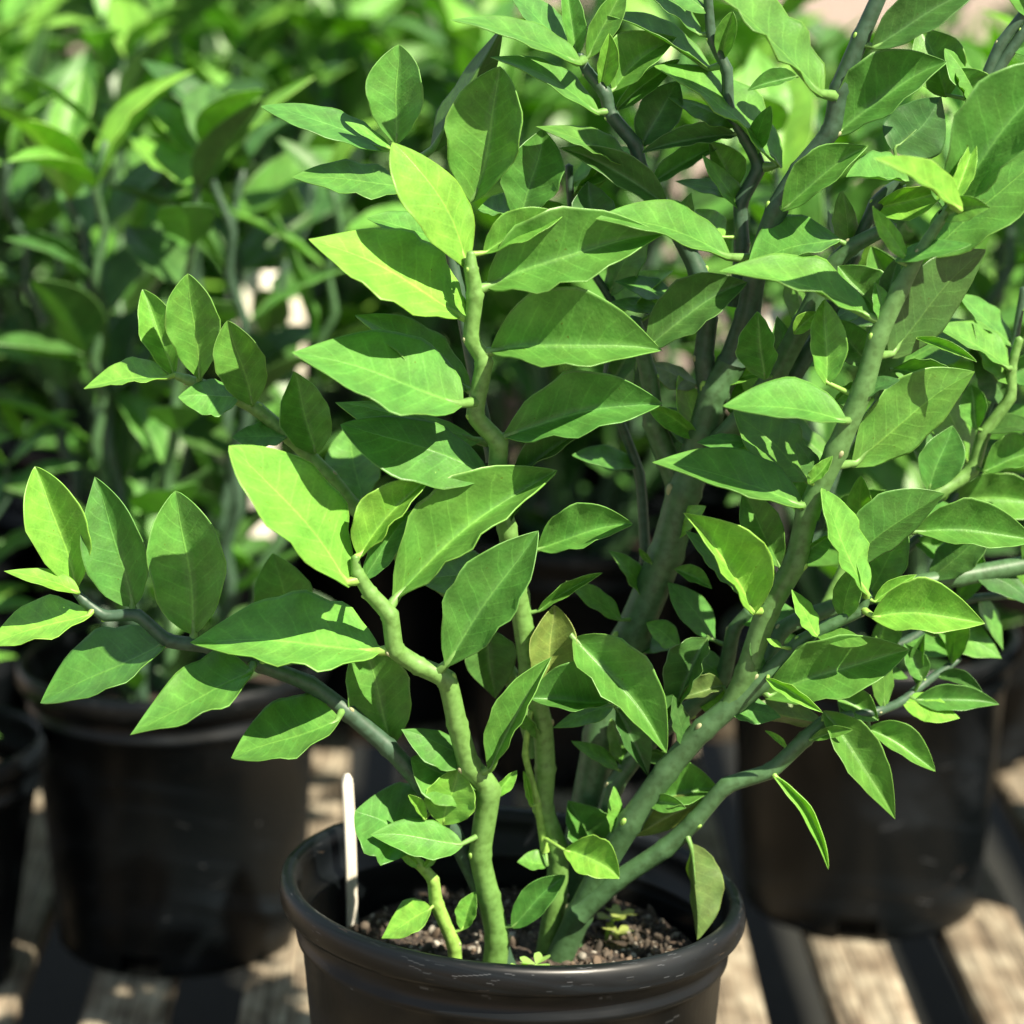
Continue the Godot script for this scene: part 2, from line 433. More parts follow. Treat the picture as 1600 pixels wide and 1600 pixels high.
	leaf(V(-243, 442, 40), V(-302, 427, 54), V(2, -1, 24), V(-5, 11, -21), V(0, 1, 0), "y", V(-242, 445, 36))
	leaf(V(-200, 424, 35), V(-272, 393, 56), V(5, -1, 33), V(-10, 15, -30), V(1, 1, 0), "m", V(-200, 425, 36))
	leaf(V(-149, 413, 58), V(-214, 393, 105), V(4, -2, 29), V(-9, 13, -26), V(1, 1, 0), "m", V(-151, 411, 36))
	leaf(V(-100, 381, 49), V(-160, 371, 83), V(3, 0, 32), V(-7, 15, -29), V(1, 0, 1), "m", V(-99, 383, 34))
	leaf(V(-76, 424, 54), V(-184, 433, 61), V(-1, -1, 40), V(2, 20, -36), V(0, 2, 1), "y", V(-67, 425, 54))
	leaf(V(-92, 465, 63), V(-153, 555, 93), V(-11, 0, 34), V(19, 9, -29), V(1, 4, 0), "y", V(-86, 469, 59))
	leaf(V(-87, 481, 57), V(-43, 528, 45), V(-12, 14, 8), V(4, 1, 19), V(-1, 3, 0), "y", V(-89, 481, 60))
	leaf(V(-68, 453, 47), V(26, 523, 18), V(-19, 28, 14), V(6, 2, 35), V(-1, 5, 0), "m", V(-72, 448, 56))
	leaf(V(-38, 415, 54), V(15, 494, 48), V(-19, 16, 12), V(13, -3, 24), V(1, 3, 0), "m", V(-45, 408, 48))
	leaf(V(-13, 347, 45), V(22, 418, 46), V(-13, 9, 8), V(3, 3, 16), V(-1, 3, 0), "m", V(-21, 343, 37))
	leaf(V(-71, 355, 21), V(-89, 423, 22), V(-17, -1, 17), V(19, 9, 11), V(0, 2, 0), "m", V(-70, 354, 32))
	leaf(V(-86, 462, 40), V(-57, 502, 30), V(-6, 6, 6), V(7, -3, 7), V(0, 2, 0), "m", V(-82, 462, 58))
	leaf(V(-133, 403, -30), V(-144, 459, -30), V(-18, -1, 13), V(18, 7, 11), V(0, 2, 0), "m")
	leaf(V(-4, 449, -10), V(-56, 451, 0), V(0, -9, 19), V(0, 10, -18), V(0, 2, 0), "m", V(3, 448, 10))
	leaf(V(-16, 417, -11), V(-10, 374, -10), V(17, 5, 11), V(-14, 2, 15), V(0, 2, 0), "d", V(-18, 413, -16))
	leaf(V(-20, 346, 26), V(-65, 372, 41), V(-5, -8, 16), V(3, 4, -9), V(0, 2, 0), "m", V(-21, 343, 37))
	leaf(V(-20, 324, 24), V(-60, 352, 34), V(-8, -9, 20), V(7, 8, -18), V(0, 2, 0), "m", V(-15, 321, 33))
	leaf(V(-41, 311, 36), V(-31, 348, 36), V(-14, 7, 11), V(15, -2, 11), V(0, 1, 0), "y", V(-41, 311, 27))
	leaf(V(-56, 297, 34), V(-92, 323, 44), V(-9, -7, 34), V(13, 14, -31), V(0, 2, 0), "m", V(-57, 293, 38))
	leaf(V(-29, 302, 46), V(-82, 315, 61), V(-1, -7, 14), V(1, 7, -13), V(0, 2, 0), "m", V(-17, 304, 31))
	leaf(V(-51, 316, 42), V(-61, 334, 47), V(-1, 1, 6), V(4, 4, 3), V(0, 1, 0), "y", V(-46, 320, 28))
	leaf(V(-48, 260, 40), V(-78, 246, 50), V(3, -2, 15), V(-5, 6, -13), V(1, 0, 0), "y", V(-45, 261, 34))
	leaf(V(-30, 243, 34), V(-22, 266, 29), V(-7, 3, 4), V(5, 0, 6), V(0, 1, 0), "y", V(-37, 240, 32))
	leaf(V(-55, 286, 40), V(-68, 299, 45), V(-2, -2, 3), V(1, 3, 3), V(0, 1, 0), "y", V(-55, 287, 38))
	leaf(V(-52, 285, 40), V(-44, 296, 43), V(-2, 2, 2), V(2, -1, 2), V(0, 0, 0), "y", V(-53, 284, 38))
	leaf(V(0, 242, 28), V(32, 276, 28), V(-8, 9, 5), V(5, -2, 12), V(0, 2, 0), "m", V(-10, 240, 23))
	leaf(V(-11, 326, 30), V(3, 341, 25), V(-2, 3, 4), V(4, -2, 4), V(0, 1, 0), "y", V(-15, 325, 33))
	leaf(V(31, 290, 24), V(64, 278, 39), V(7, 16, 6), V(-4, -3, 18), V(1, 3, -1), "y", V(19, 290, 3))
	leaf(V(22, 275, 10), V(3, 279, 15), V(0, -1, 9), V(1, 5, -8), V(0, 1, 0), "m", V(20, 281, 2))
	leaf(V(51, 275, -8), V(34, 310, -8), V(-9, 0, 20), V(16, 11, 10), V(0, 1, 0), "m", V(51, 276, -10))
	leaf(V(82, 315, 10), V(125, 322, 5), V(-4, 25, 9), V(1, 3, 25), V(0, 2, 0), "m", V(78, 317, 18))
	leaf(V(114, 320, 18), V(72, 294, 13), V(4, -9, -5), V(-5, 7, -7), V(0, 0, 0), "o", V(116, 318, 25))
	leaf(V(106, 297, 30), V(111, 237, 35), V(18, -1, -8), V(-2, -5, -18), V(1, 0, 0), "o", V(103, 303, 23))
	leaf(V(154, 341, 34), V(187, 286, 44), V(2, 3, 7), V(-4, 0, 7), V(5, 5, -1), "y", V(153, 342, 28))
	leaf(V(183, 379, 28), V(226, 318, 45), V(13, 11, 8), V(-8, -1, 17), V(0, 3, 0), "m", V(184, 371, 26))
	leaf(V(211, 364, 16), V(251, 341, 26), V(7, 13, 6), V(-2, 0, 16), V(0, 2, 0), "m", V(211, 372, 13))
	leaf(V(242, 375, -4), V(293, 373, -4), V(0, 11, 4), V(0, -3, 12), V(0, 2, 0), "m", V(238, 376, -9))
	leaf(V(148, 389, 34), V(229, 423, 48), V(-7, 23, 9), V(4, -8, 23), V(0, 3, 0), "m", V(143, 397, 32))
	leaf(V(147, 405, 46), V(179, 389, 61), V(2, 4, 6), V(-2, -2, 7), V(0, 1, 0), "y", V(150, 403, 32))
	leaf(V(185, 370, 24), V(133, 379, 24), V(-1, -7, -8), V(1, 7, -8), V(0, 0, 0), "o", V(186, 371, 26))
	leaf(V(162, 356, 28), V(149, 367, 28), V(-1, 0, 3), V(2, 2, 2), V(0, 1, 0), "y", V(165, 354, 28))
	leaf(V(175, 363, 34), V(199, 373, 44), V(-1, 5, 2), V(1, -1, 5), V(0, 1, 0), "m", V(174, 362, 28))
	leaf(V(193, 382, 10), V(218, 369, 15), V(5, 10, 4), V(-4, -4, 10), V(0, 1, 0), "m", V(196, 372, 18))
	leaf(V(246, 387, -6), V(235, 409, -11), V(-6, -1, 7), V(7, 4, 4), V(0, 1, 0), "m", V(242, 377, -12))
	leaf(V(207, 442, 47), V(270, 443, 60), V(1, 24, 8), V(0, -3, 25), V(0, 3, 0), "y", V(202, 445, 38))
	leaf(V(209, 449, 40), V(233, 466, 40), V(-3, 5, 2), V(2, -1, 6), V(0, 1, 0), "y", V(205, 451, 38))
	leaf(V(205, 454, 42), V(175, 520, 52), V(-7, 2, 21), V(14, 2, -17), V(-2, 2, 0), "y", V(205, 452, 38))
	leaf(V(176, 430, 46), V(160, 460, 51), V(-5, 0, 9), V(6, 1, -8), V(0, 1, 0), "y", V(178, 430, 35))
	leaf(V(156, 424, 46), V(147, 430, 48), V(-1, -1, 3), V(1, 1, -3), V(0, 0, 0), "y", V(164, 419, 34))
	leaf(V(139, 444, 48), V(97, 509, 66), V(-4, 4, 27), V(20, 17, 12), V(2, 4, 0), "y", V(148, 443, 36))
	leaf(V(137, 445, 10), V(102, 484, 10), V(-4, -1, 11), V(6, 3, -10), V(0, 2, 0), "m")
	leaf(V(157, 462, 10), V(135, 506, 10), V(-11, -3, 9), V(11, 7, 6), V(0, 2, 0), "m")
	leaf(V(166, 508, 48), V(78, 536, 62), V(-2, 0, 26), V(5, 13, -24), V(0, 5, 0), "m", V(170, 507, 42))
	leaf(V(138, 537, 10), V(107, 539, 16), V(0, -4, 8), V(0, 3, -6), V(0, 1, 0), "m")
	leaf(V(188, 560, 58), V(116, 574, 82), V(-1, 0, 25), V(2, 13, -23), V(0, 3, 0), "m", V(191, 558, 46))
	leaf(V(172, 513, 5), V(129, 555, 5), V(-12, -6, 25), V(14, 8, -23), V(0, 2, 0), "m")
	leaf(V(195, 527, 30), V(266, 580, 23), V(-13, 20, 6), V(10, -16, -7), V(-1, 4, 0), "m", V(180, 531, 44))
	leaf(V(196, 468, 27), V(250, 510, 28), V(-12, 19, 5), V(7, -12, -9), V(-1, 4, 0), "m", V(205, 452, 38))
	leaf(V(237, 482, 5), V(306, 479, 10), V(1, 21, 7), V(0, -3, 22), V(0, 2, 0), "m")
	leaf(V(284, 506, -46), V(320, 519, -46), V(-5, 17, 6), V(1, 0, 18), V(0, 1, 0), "m", V(280, 507, -55))
	leaf(V(249, 498, -30), V(263, 537, -35), V(-12, 7, 9), V(13, -2, 10), V(0, 1, 0), "m", V(250, 487, -47))
	leaf(V(280, 531, -50), V(276, 558, -55), V(-10, 0, 7), V(6, 3, 10), V(0, 1, 0), "m", V(286, 529, -55))
	leaf(V(214, 592, 36), V(269, 651, 21), V(-15, 15, 6), V(11, -12, -7), V(-1, 4, 0), "d", V(203, 595, 46))
	leaf(V(297, 569, -46), V(251, 598, -38), V(-3, 1, 22), V(9, 9, -20), V(0, 2, 0), "m", V(300, 568, -55))
	leaf(V(229, 602, 29), V(262, 591, 43), V(1, 5, 5), V(-1, 0, 7), V(0, 1, 0), "y")
	leaf(V(222, 576, -10), V(266, 567, -10), V(2, 10, 9), V(-2, -9, 10), V(0, 2, 0), "m")
	leaf(V(302, 542, -70), V(280, 577, -70), V(-10, -4, 11), V(11, 8, 6), V(0, 1, 0), "d", V(297, 546, -80))
	leaf(V(178, 577, 40), V(176, 625, 34), V(-10, 2, 9), V(11, 2, 7), V(0, 2, 0), "y", V(196, 571, 46))
	leaf(V(147, 572, 0), V(141, 613, 5), V(-15, 0, 10), V(7, 5, 15), V(0, 1, 0), "m", V(154, 572, -14))
	leaf(V(163, 599, 0), V(176, 612, 0), V(-4, 5, 3), V(3, -2, 6), V(0, 1, 0), "y", V(167, 599, -11))
	leaf(V(201, 617, 46), V(115, 647, 58), V(-2, 2, 26), V(6, 13, -24), V(1, 5, -1), "m", V(209, 614, 46))
	leaf(V(204, 584, 20), V(182, 611, 20), V(-9, -5, 9), V(8, 8, 6), V(0, 1, 0), "m")
	leaf(V(209, 613, 14), V(186, 640, 9), V(-9, -4, 16), V(12, 12, 7), V(0, 1, 0), "m")
	leaf(V(209, 615, 30), V(219, 649, 25), V(-7, 3, 4), V(5, 0, 7), V(0, 1, 0), "d", V(210, 617, 46))
	leaf(V(183, 565, 34), V(199, 578, 34), V(-2, 4, 4), V(3, -3, 5), V(0, 1, 0), "y", V(192, 562, 46))
	leaf(V(168, 522, 50), V(181, 539, 53), V(-4, 4, 2), V(2, 0, 5), V(1, 0, 0), "y", V(175, 519, 43))
	leaf(V(176, 735, -1), V(98, 803, 18), V(-5, 2, 31), V(16, 11, -28), V(1, 5, 0), "m", V(186, 734, -16))
	leaf(V(158, 689, -46), V(83, 751, -36), V(-5, 2, 31), V(15, 11, -28), V(2, 6, -1), "m", V(145, 689, -50))
	leaf(V(186, 711, -19), V(248, 753, -15), V(-13, 24, 11), V(5, -1, 28), V(-1, 4, 0), "m", V(183, 714, -18))
	leaf(V(156, 668, -15), V(203, 707, -4), V(-9, 15, 7), V(4, -1, 18), V(0, 3, 0), "m", V(155, 670, -26))
	leaf(V(204, 761, -9), V(262, 795, -6), V(-8, 15, 7), V(5, -5, 17), V(0, 2, 0), "d", V(197, 764, -14))
	leaf(V(220, 702, -26), V(249, 732, -36), V(-14, 10, -11), V(14, -14, -5), V(2, -1, 0), "d", V(226, 682, -30))
	leaf(V(228, 686, -11), V(190, 691, 3), V(0, 3, 25), V(2, 13, -23), V(0, 1, 0), "m", V(226, 682, -30))
	leaf(V(248, 678, 57), V(192, 714, 108), V(-3, 1, 20), V(8, 8, -18), V(0, 3, 0), "y", V(244, 680, 44))
	leaf(V(245, 682, 45), V(258, 715, 32), V(-5, 3, 5), V(5, 0, 5), V(0, 1, 0), "y", V(244, 680, 44))
	leaf(V(243, 673, 33), V(307, 756, 32), V(-22, 22, 14), V(9, 0, 32), V(-1, 5, 0), "m", V(240, 674, 44))
	leaf(V(235, 648, 26), V(306, 710, 16), V(-11, 7, -20), V(11, -8, 20), V(0, 3, 0), "m", V(226, 652, 45))
	leaf(V(221, 649, 47), V(198, 681, 58), V(-6, -2, 8), V(5, 1, -7), V(-1, 1, 0), "y", V(224, 647, 45))
	leaf(V(213, 649, 49), V(253, 661, 59), V(-2, 5, -9), V(1, -1, 10), V(0, 0, 0), "m", V(223, 645, 45))
	leaf(V(188, 654, 0), V(135, 641, 2), V(2, 0, 30), V(-5, 15, -28), V(0, 2, 0), "m", V(195, 649, -4))
	leaf(V(254, 730, -50), V(238, 770, -60), V(-15, -3, 11), V(15, 8, 9), V(0, 2, 0), "m", V(275, 728, -39))
	leaf(V(265, 726, -40), V(256, 747, -45), V(-3, 3, 16), V(14, 8, 8), V(0, 1, 0), "m", V(274, 724, -38))
	leaf(V(166, 742, -51), V(137, 734, -46), V(1, -1, 9), V(-2, 8, 3), V(0, 1, 0), "m")
	leaf(V(40, 751, -24), V(-34, 780, 10), V(-2, -1, 17), V(4, 8, -15), V(0, 4, 0), "m", V(41, 752, -44))
	leaf(V(51, 721, -38), V(-13, 755, -26), V(-3, -1, 16), V(5, 7, -14), V(1, 5, 0), "m", V(57, 723, -44))
	leaf(V(36, 751, -48), V(0, 791, -48), V(-6, 0, 19), V(10, 5, -16), V(0, 2, 0), "m", V(40, 753, -44))
	leaf(V(37, 753, -50), V(31, 799, -54), V(-5, 1, 8), V(8, 2, 5), V(0, 2, 0), "m", V(39, 754, -44))
	leaf(V(44, 753, -44), V(66, 795, -49), V(-6, 5, 7), V(8, -2, 7), V(0, 2, 0), "m", V(41, 751, -44))
	leaf(V(59, 734, -48), V(96, 765, -56), V(-12, 16, 8), V(6, -2, 21), V(-1, 3, 0), "m", V(54, 732, -44))
	leaf(V(61, 722, -54), V(99, 751, -64), V(-3, 6, 8), V(4, -3, 9), V(0, 2, 0), "m", V(57, 721, -44))
	leaf(V(117, 745, -56), V(54, 779, -47), V(-1, 2, 17), V(6, 8, -16), V(0, 3, 0), "m", V(123, 749, -50))
	leaf(V(110, 765, -52), V(69, 796, -46), V(-2, 0, 14), V(6, 5, -12), V(0, 2, 0), "m", V(116, 766, -50))
	leaf(V(76, 701, -52), V(98, 739, -60), V(-11, 8, 7), V(11, -3, 11), V(0, 2, 0), "d", V(73, 699, -44))
	leaf(V(131, 708, -50), V(75, 699, -40), V(1, -1, 11), V(-2, 10, 5), V(0, 2, 0), "d", V(134, 711, -50))
	leaf(V(67, 691, -37), V(14, 717, -20), V(-2, -1, 16), V(5, 7, -14), V(1, 3, 0), "m", V(75, 693, -44))
	leaf(V(91, 667, -38), V(28, 704, -24), V(-4, -3, 14), V(6, 12, 6), V(1, 4, 0), "d", V(90, 666, -44))
	leaf(V(49, 653, -30), V(44, 683, -35), V(-12, 1, 11), V(13, 4, 8), V(0, 1, 0), "d")
	leaf(V(127, 641, -14), V(48, 672, 30), V(-2, -1, 26), V(6, 12, -23), V(0, 5, 0), "m", V(145, 638, -29))
	leaf(V(125, 648, -46), V(107, 665, -42), V(-4, -1, 14), V(7, 4, -12), V(0, 1, 0), "y", V(136, 648, -48))
	leaf(V(82, 678, -56), V(126, 702, -64), V(-4, 9, 4), V(2, -1, 11), V(0, 2, 0), "m", V(82, 678, -44))
	leaf(V(133, 672, -54), V(96, 681, -50), V(-1, -3, 8), V(1, 4, -8), V(0, 1, 0), "m", V(136, 670, -50))
	leaf(V(133, 676, -60), V(116, 703, -60), V(-7, -2, 12), V(10, 8, 6), V(0, 1, 0), "m", V(138, 675, -50))
	leaf(V(78, 585, -20), V(137, 626, -23), V(-11, 19, 9), V(6, -3, 22), V(-1, 4, 0), "d", V(76, 585, -45))
	leaf(V(98, 610, -54), V(61, 622, -50), V(-2, -3, 12), V(3, 6, -11), V(0, 1, 0), "m", V(113, 614, -43))
	leaf(V(89, 604, -54), V(56, 608, -50), V(0, -3, 7), V(0, 4, -6), V(0, 1, 0), "m", V(73, 596, -46))
	leaf(V(112, 558, -52), V(80, 572, -48), V(-4, -6, 12), V(2, 4, -8), V(0, 1, 0), "o", V(117, 560, -38))
	leaf(V(111, 519, -50), V(84, 545, -47), V(-3, 0, 17), V(8, 6, -15), V(0, 1, 0), "m", V(110, 519, -36))
	leaf(V(15, 473, 12), V(70, 491, 20), V(-5, 20, 7), V(2, -1, 21), V(0, 2, 0), "m", V(0, 469, 12))
	leaf(V(0, 515, 10), V(47, 544, 0), V(-7, 13, 6), V(1, 2, 15), V(0, 2, 0), "d", V(-9, 512, 17))
	leaf(V(21, 388, 16), V(25, 439, 10), V(-12, 5, 16), V(17, 2, 12), V(0, 2, 0), "o", V(13, 388, 7))
	leaf(V(57, 383, 23), V(10, 389, 33), V(0, 4, 26), V(1, 27, 10), V(0, -1, 1), "m")
	leaf(V(36, 422, 22), V(91, 360, 46), V(17, 18, 11), V(-8, 0, 26), V(1, 4, 0), "m")
	leaf(V(115, 420, 16), V(92, 370, 24), V(3, 4, 20), V(-16, 10, 10), V(0, 2, 0), "d")
	leaf(V(122, 407, -20), V(95, 445, -20), V(-8, -3, 12), V(8, 3, -12), V(0, 2, 0), "m", V(131, 405, -16))
	leaf(V(101, 403, -20), V(81, 420, -17), V(-4, -2, 12), V(5, 4, -10), V(0, 1, 0), "y")
	leaf(V(66, 421, -16), V(32, 448, -9), V(-3, -2, 9), V(4, 4, -8), V(0, 2, 0), "m", V(77, 418, -32))
	leaf(V(15, 435, 12), V(53, 459, 12), V(-2, 6, 6), V(1, 0, 8), V(0, 2, 0), "m", V(6, 433, 10))
	leaf(V(62, 374, 8), V(82, 334, 16), V(11, 7, 6), V(-5, 1, 14), V(0, 2, 0), "d")
	leaf(V(60, 378, 14), V(24, 365, 18), V(2, -4, 8), V(-2, 3, -6), V(0, 1, 0), "m")
	leaf(V(64, 331, -4), V(36, 352, 2), V(-2, -1, 7), V(3, 3, -6), V(0, 1, 0), "m", V(69, 326, -13))
	leaf(V(125, 392, 20), V(98, 385, 25), V(1, 1, 11), V(-3, 11, 4), V(0, 1, 0), "o", V(130, 387, 30))
	leaf(V(98, 451, -26), V(120, 440, -20), V(3, 7, 3), V(-1, -1, 8), V(0, 1, 0), "m", V(91, 454, -34))
	leaf(V(84, 454, -26), V(76, 464, -24), V(-2, -1, 2), V(1, 2, 3), V(0, 0, 0), "m", V(89, 449, -34))
	leaf(V(12, 312, 10), V(7, 336, 12), V(-2, 1, 4), V(2, 1, 3), V(0, 1, 0), "y", V(15, 313, 6))
	leaf(V(10, 361, 10), V(3, 367, 11), V(-1, -1, 1), V(1, 1, 1), V(0, 0, 0), "y", V(10, 361, 9))
	leaf(V(162, 421, -59), V(116, 467, -64), V(-10, -6, 17), V(12, 15, 8), V(0, 3, 0), "m", V(162, 421, -59))
	leaf(V(175, 444, -62), V(226, 467, -68), V(-3, 5, -10), V(5, -8, 15), V(0, 3, 0), "m", V(175, 444, -62))
	leaf(V(187, 464, -65), V(160, 504, -67), V(-4, 1, 14), V(10, 8, 6), V(-1, 1, 0), "m", V(187, 464, -65))
	leaf(V(191, 477, -66), V(256, 477, -53), V(1, 16, 7), V(-1, -12, 13), V(0, 1, 0), "m", V(191, 477, -66))
	leaf(V(200, 504, -69), V(145, 545, -71), V(-9, -8, 18), V(5, 4, -10), V(0, 2, 0), "m", V(199, 502, -69))
	leaf(V(209, 524, -70), V(262, 552, -63), V(-3, 10, 13), V(6, -10, 12), V(0, 2, 0), "m", V(209, 524, -70))
	leaf(V(222, 544, -70), V(226, 613, -75), V(-11, -2, -12), V(14, 3, 15), V(0, 2, 0), "m", V(223, 545, -70))
	leaf(V(232, 566, -70), V(287, 591, -69), V(-6, 10, -19), V(6, -9, 19), V(0, 2, 0), "m", V(232, 566, -70))
	leaf(V(238, 589, -70), V(215, 640, -68), V(-12, -3, 10), V(10, 7, 10), V(-1, 2, 0), "m", V(238, 587, -70))
	leaf(V(229, 444, -56), V(228, 492, -43), V(-9, 2, 6), V(7, 2, 9), V(1, 2, 0), "m", V(229, 445, -57))
	leaf(V(246, 458, -63), V(290, 445, -53), V(4, 12, 5), V(-3, -6, 12), V(0, 3, 0), "m", V(246, 458, -63))
	leaf(V(261, 471, -68), V(242, 520, -73), V(-3, 3, 16), V(11, 1, -13), V(1, 2, 0), "m", V(261, 471, -68))
	leaf(V(270, 482, -72), V(334, 482, -66), V(0, 18, 6), V(0, -10, 17), V(0, 1, 0), "m", V(269, 481, -72))
	leaf(V(281, 501, -77), V(253, 566, -69), V(-16, -1, 19), V(16, 1, -19), V(0, 2, 0), "y", V(280, 500, -77))
	leaf(V(289, 520, -80), V(326, 539, -68), V(-4, 6, -12), V(4, -6, 12), V(0, 3, 0), "m", V(289, 518, -80))
	leaf(V(296, 542, -80), V(264, 589, -76), V(-3, 1, 14), V(11, 9, 6), V(1, 3, 0), "d", V(296, 541, -80))
	leaf(V(302, 560, -80), V(347, 568, -78), V(-1, 11, 7), V(2, -9, 10), V(0, 1, 0), "m", V(301, 560, -80))
	leaf(V(305, 576, -80), V(270, 612, -68), V(-5, -1, 16), V(8, 5, -13), V(-1, 1, 0), "m", V(305, 576, -80))
	leaf(V(308, 600, -80), V(356, 609, -73), V(-1, 3, -7), V(2, -9, 17), V(0, 2, 0), "m", V(309, 602, -80))
	leaf(V(118, 506, -60), V(102, 566, -45), V(-9, 3, 20), V(15, 0, -17), V(-1, 2, 0), "y", V(119, 507, -60))
	leaf(V(126, 523, -65), V(178, 520, -53), V(1, 11, 9), V(-1, -10, 11), V(0, 3, 0), "y", V(127, 523, -65))
	leaf(V(136, 534, -67), V(122, 577, -45), V(-4, 2, 11), V(10, 5, 6), V(-2, 1, 0), "m", V(137, 535, -67))
	leaf(V(144, 543, -68), V(183, 549, -64), V(-1, 10, 3), V(0, 0, 10), V(0, 1, 0), "d", V(144, 544, -68))
	leaf(V(155, 557, -70), V(139, 588, -73), V(-7, -1, 9), V(3, 1, -4), V(2, 2, 0), "d", V(156, 558, -70))
	leaf(V(169, 571, -73), V(211, 576, -69), V(-1, 7, -13), V(1, -7, 13), V(0, 2, 0), "m", V(168, 570, -72))
	leaf(V(180, 584, -75), V(171, 631, -75), V(-10, 1, 11), V(5, -1, -6), V(-2, 1, 0), "m", V(180, 583, -75))
	leaf(V(192, 599, -77), V(237, 595, -74), V(1, 7, -12), V(-1, -7, 13), V(0, 2, 0), "d", V(192, 598, -77))
	leaf(V(203, 613, -80), V(190, 660, -81), V(-6, 2, 16), V(12, 0, -13), V(1, 2, 0), "d", V(203, 614, -80))
	leaf(V(193, 380, -39), V(205, 410, -41), V(-4, 4, 9), V(8, -2, 6), V(1, 1, 0), "m", V(193, 380, -39))
	leaf(V(212, 387, -46), V(242, 379, -36), V(2, 4, -9), V(-1, -1, 10), V(0, 0, 0), "m", V(211, 387, -46))
	leaf(V(220, 390, -48), V(234, 425, -41), V(-4, 1, -5), V(9, -2, 11), V(1, 1, 0), "y", V(220, 390, -48))
	leaf(V(239, 396, -54), V(272, 395, -39), V(1, 4, -8), V(-1, -5, 10), V(0, 2, 0), "m", V(238, 395, -53))
	leaf(V(251, 401, -57), V(242, 436, -60), V(-5, 1, 9), V(7, 0, -8), V(-1, 1, 0), "y", V(250, 401, -57))
	leaf(V(261, 408, -60), V(300, 390, -42), V(6, 7, -15), V(-6, -7, 15), V(0, 2, 0), "m", V(261, 408, -60))
	leaf(V(276, 418, -65), V(282, 462, -51), V(-3, 0, -3), V(10, 0, 11), V(-1, 2, 0), "m", V(277, 419, -65))
	leaf(V(289, 420, -67), V(306, 388, -64), V(7, 1, -9), V(-5, 0, 11), V(0, 1, 0), "m", V(290, 420, -67))
	leaf(V(305, 421, -69), V(334, 445, -75), V(-5, 4, -10), V(6, -5, 12), V(1, 0, 0), "y", V(304, 421, -69))
	leaf(V(65, 536, -70), V(33, 546, -49), V(-1, -1, 10), V(1, 9, 3), V(0, 3, 0), "y", V(65, 537, -70))
	leaf(V(59, 554, -70), V(76, 585, -70), V(-7, 5, 4), V(6, -1, 7), V(1, 1, 0), "d", V(58, 555, -70))
	leaf(V(60, 576, -72), V(33, 611, -78), V(-4, 0, 13), V(7, 3, -11), V(1, 2, 0), "m", V(60, 574, -72))
	leaf(V(61, 595, -74), V(96, 626, -64), V(-8, 6, -15), V(3, 1, 17), V(-1, 2, 0), "y", V(61, 594, -74))
	leaf(V(51, 620, -75), V(15, 623, -73), V(0, -1, 9), V(1, 8, 3), V(0, 3, 0), "m", V(50, 621, -75))
	leaf(V(43, 633, -75), V(52, 665, -80), V(-3, 0, -4), V(7, 0, 7), V(0, 1, 0), "m", V(42, 634, -75))
	leaf(V(38, 651, -75), V(-3, 665, -61), V(-3, -7, 8), V(2, 9, 6), V(0, 3, 0), "m", V(37, 652, -75))
	leaf(V(35, 675, -75), V(77, 698, -75), V(-5, 6, -12), V(5, -5, 13), V(0, 2, 0), "y", V(35, 675, -75))
	leaf(V(213, 434, -23), V(234, 481, -9), V(-10, 3, -14), V(9, -2, 15), V(1, 1, 0), "m", V(212, 434, -22))
	leaf(V(231, 438, -29), V(256, 408, -24), V(5, 6, 8), V(-7, -4, 8), V(1, 2, 0), "m", V(230, 438, -28))
	leaf(V(253, 441, -35), V(287, 474, -28), V(-7, 5, -13), V(6, -4, 15), V(0, 2, 0), "d", V(254, 441, -35))
	leaf(V(282, 444, -42), V(319, 425, -35), V(4, 5, -10), V(-4, -5, 11), V(1, 3, 0), "d", V(280, 443, -42))
	leaf(V(312, 447, -48), V(320, 493, -33), V(-8, 4, 5), V(8, -1, 7), V(1, 2, 0), "m", V(312, 447, -48))
	leaf(V(213, 460, -33), V(207, 510, -20), V(-9, 1, 6), V(7, 3, 8), V(-2, 2, 0), "y", V(213, 461, -33))
	leaf(V(243, 483, -44), V(279, 472, -31), V(3, 6, -12), V(-3, -6, 12), V(0, 2, 0), "m", V(243, 483, -44))
	leaf(V(263, 495, -51), V(252, 529, -56), V(-9, 0, 10), V(3, 0, -4), V(1, 2, 0), "d", V(263, 495, -51))
	leaf(V(285, 528, -55), V(317, 535, -38), V(-1, 6, -11), V(0, 0, 12), V(0, 2, 0), "d", V(286, 529, -55))
	leaf(V(300, 558, -55), V(277, 597, -54), V(-9, -2, 12), V(9, 2, -12), V(0, 1, 0), "m", V(300, 558, -55))
	leaf(V(263, 659, -32), V(236, 698, -11), V(-8, -2, 11), V(2, 1, -3), V(0, 2, 0), "m", V(263, 659, -32))
	leaf(V(267, 691, -35), V(307, 725, -36), V(-3, 7, 14), V(9, -8, 12), V(0, 2, 0), "m", V(267, 690, -35))
	leaf(V(274, 724, -38), V(251, 759, -44), V(-9, -3, 12), V(6, 2, -8), V(1, 2, 0), "m", V(274, 724, -38))
	leaf(V(289, 758, -40), V(324, 761, -35), V(0, 10, 3), V(0, -5, 9), V(0, 1, 0), "m", V(289, 759, -40))
	leaf(V(300, 775, -40), V(278, 821, -32), V(-13, -3, 10), V(9, 7, 11), V(1, 2, 0), "m", V(300, 774, -40))
	leaf(V(222, 373, 7), V(215, 423, 22), V(-9, 2, 9), V(7, -2, -8), V(1, 2, 0), "m", V(222, 373, 6))
	leaf(V(234, 374, -5), V(267, 368, 9), V(2, 5, -9), V(-3, -6, 12), V(0, 2, 0), "y", V(234, 374, -5))
	leaf(V(246, 379, -17), V(246, 416, -4), V(-6, 2, 4), V(2, 2, 7), V(-2, 2, 0), "m", V(246, 379, -16))
	leaf(V(258, 383, -27), V(283, 379, -9), V(2, 7, 2), V(-1, 0, 7), V(0, 2, 0), "d", V(258, 383, -28))
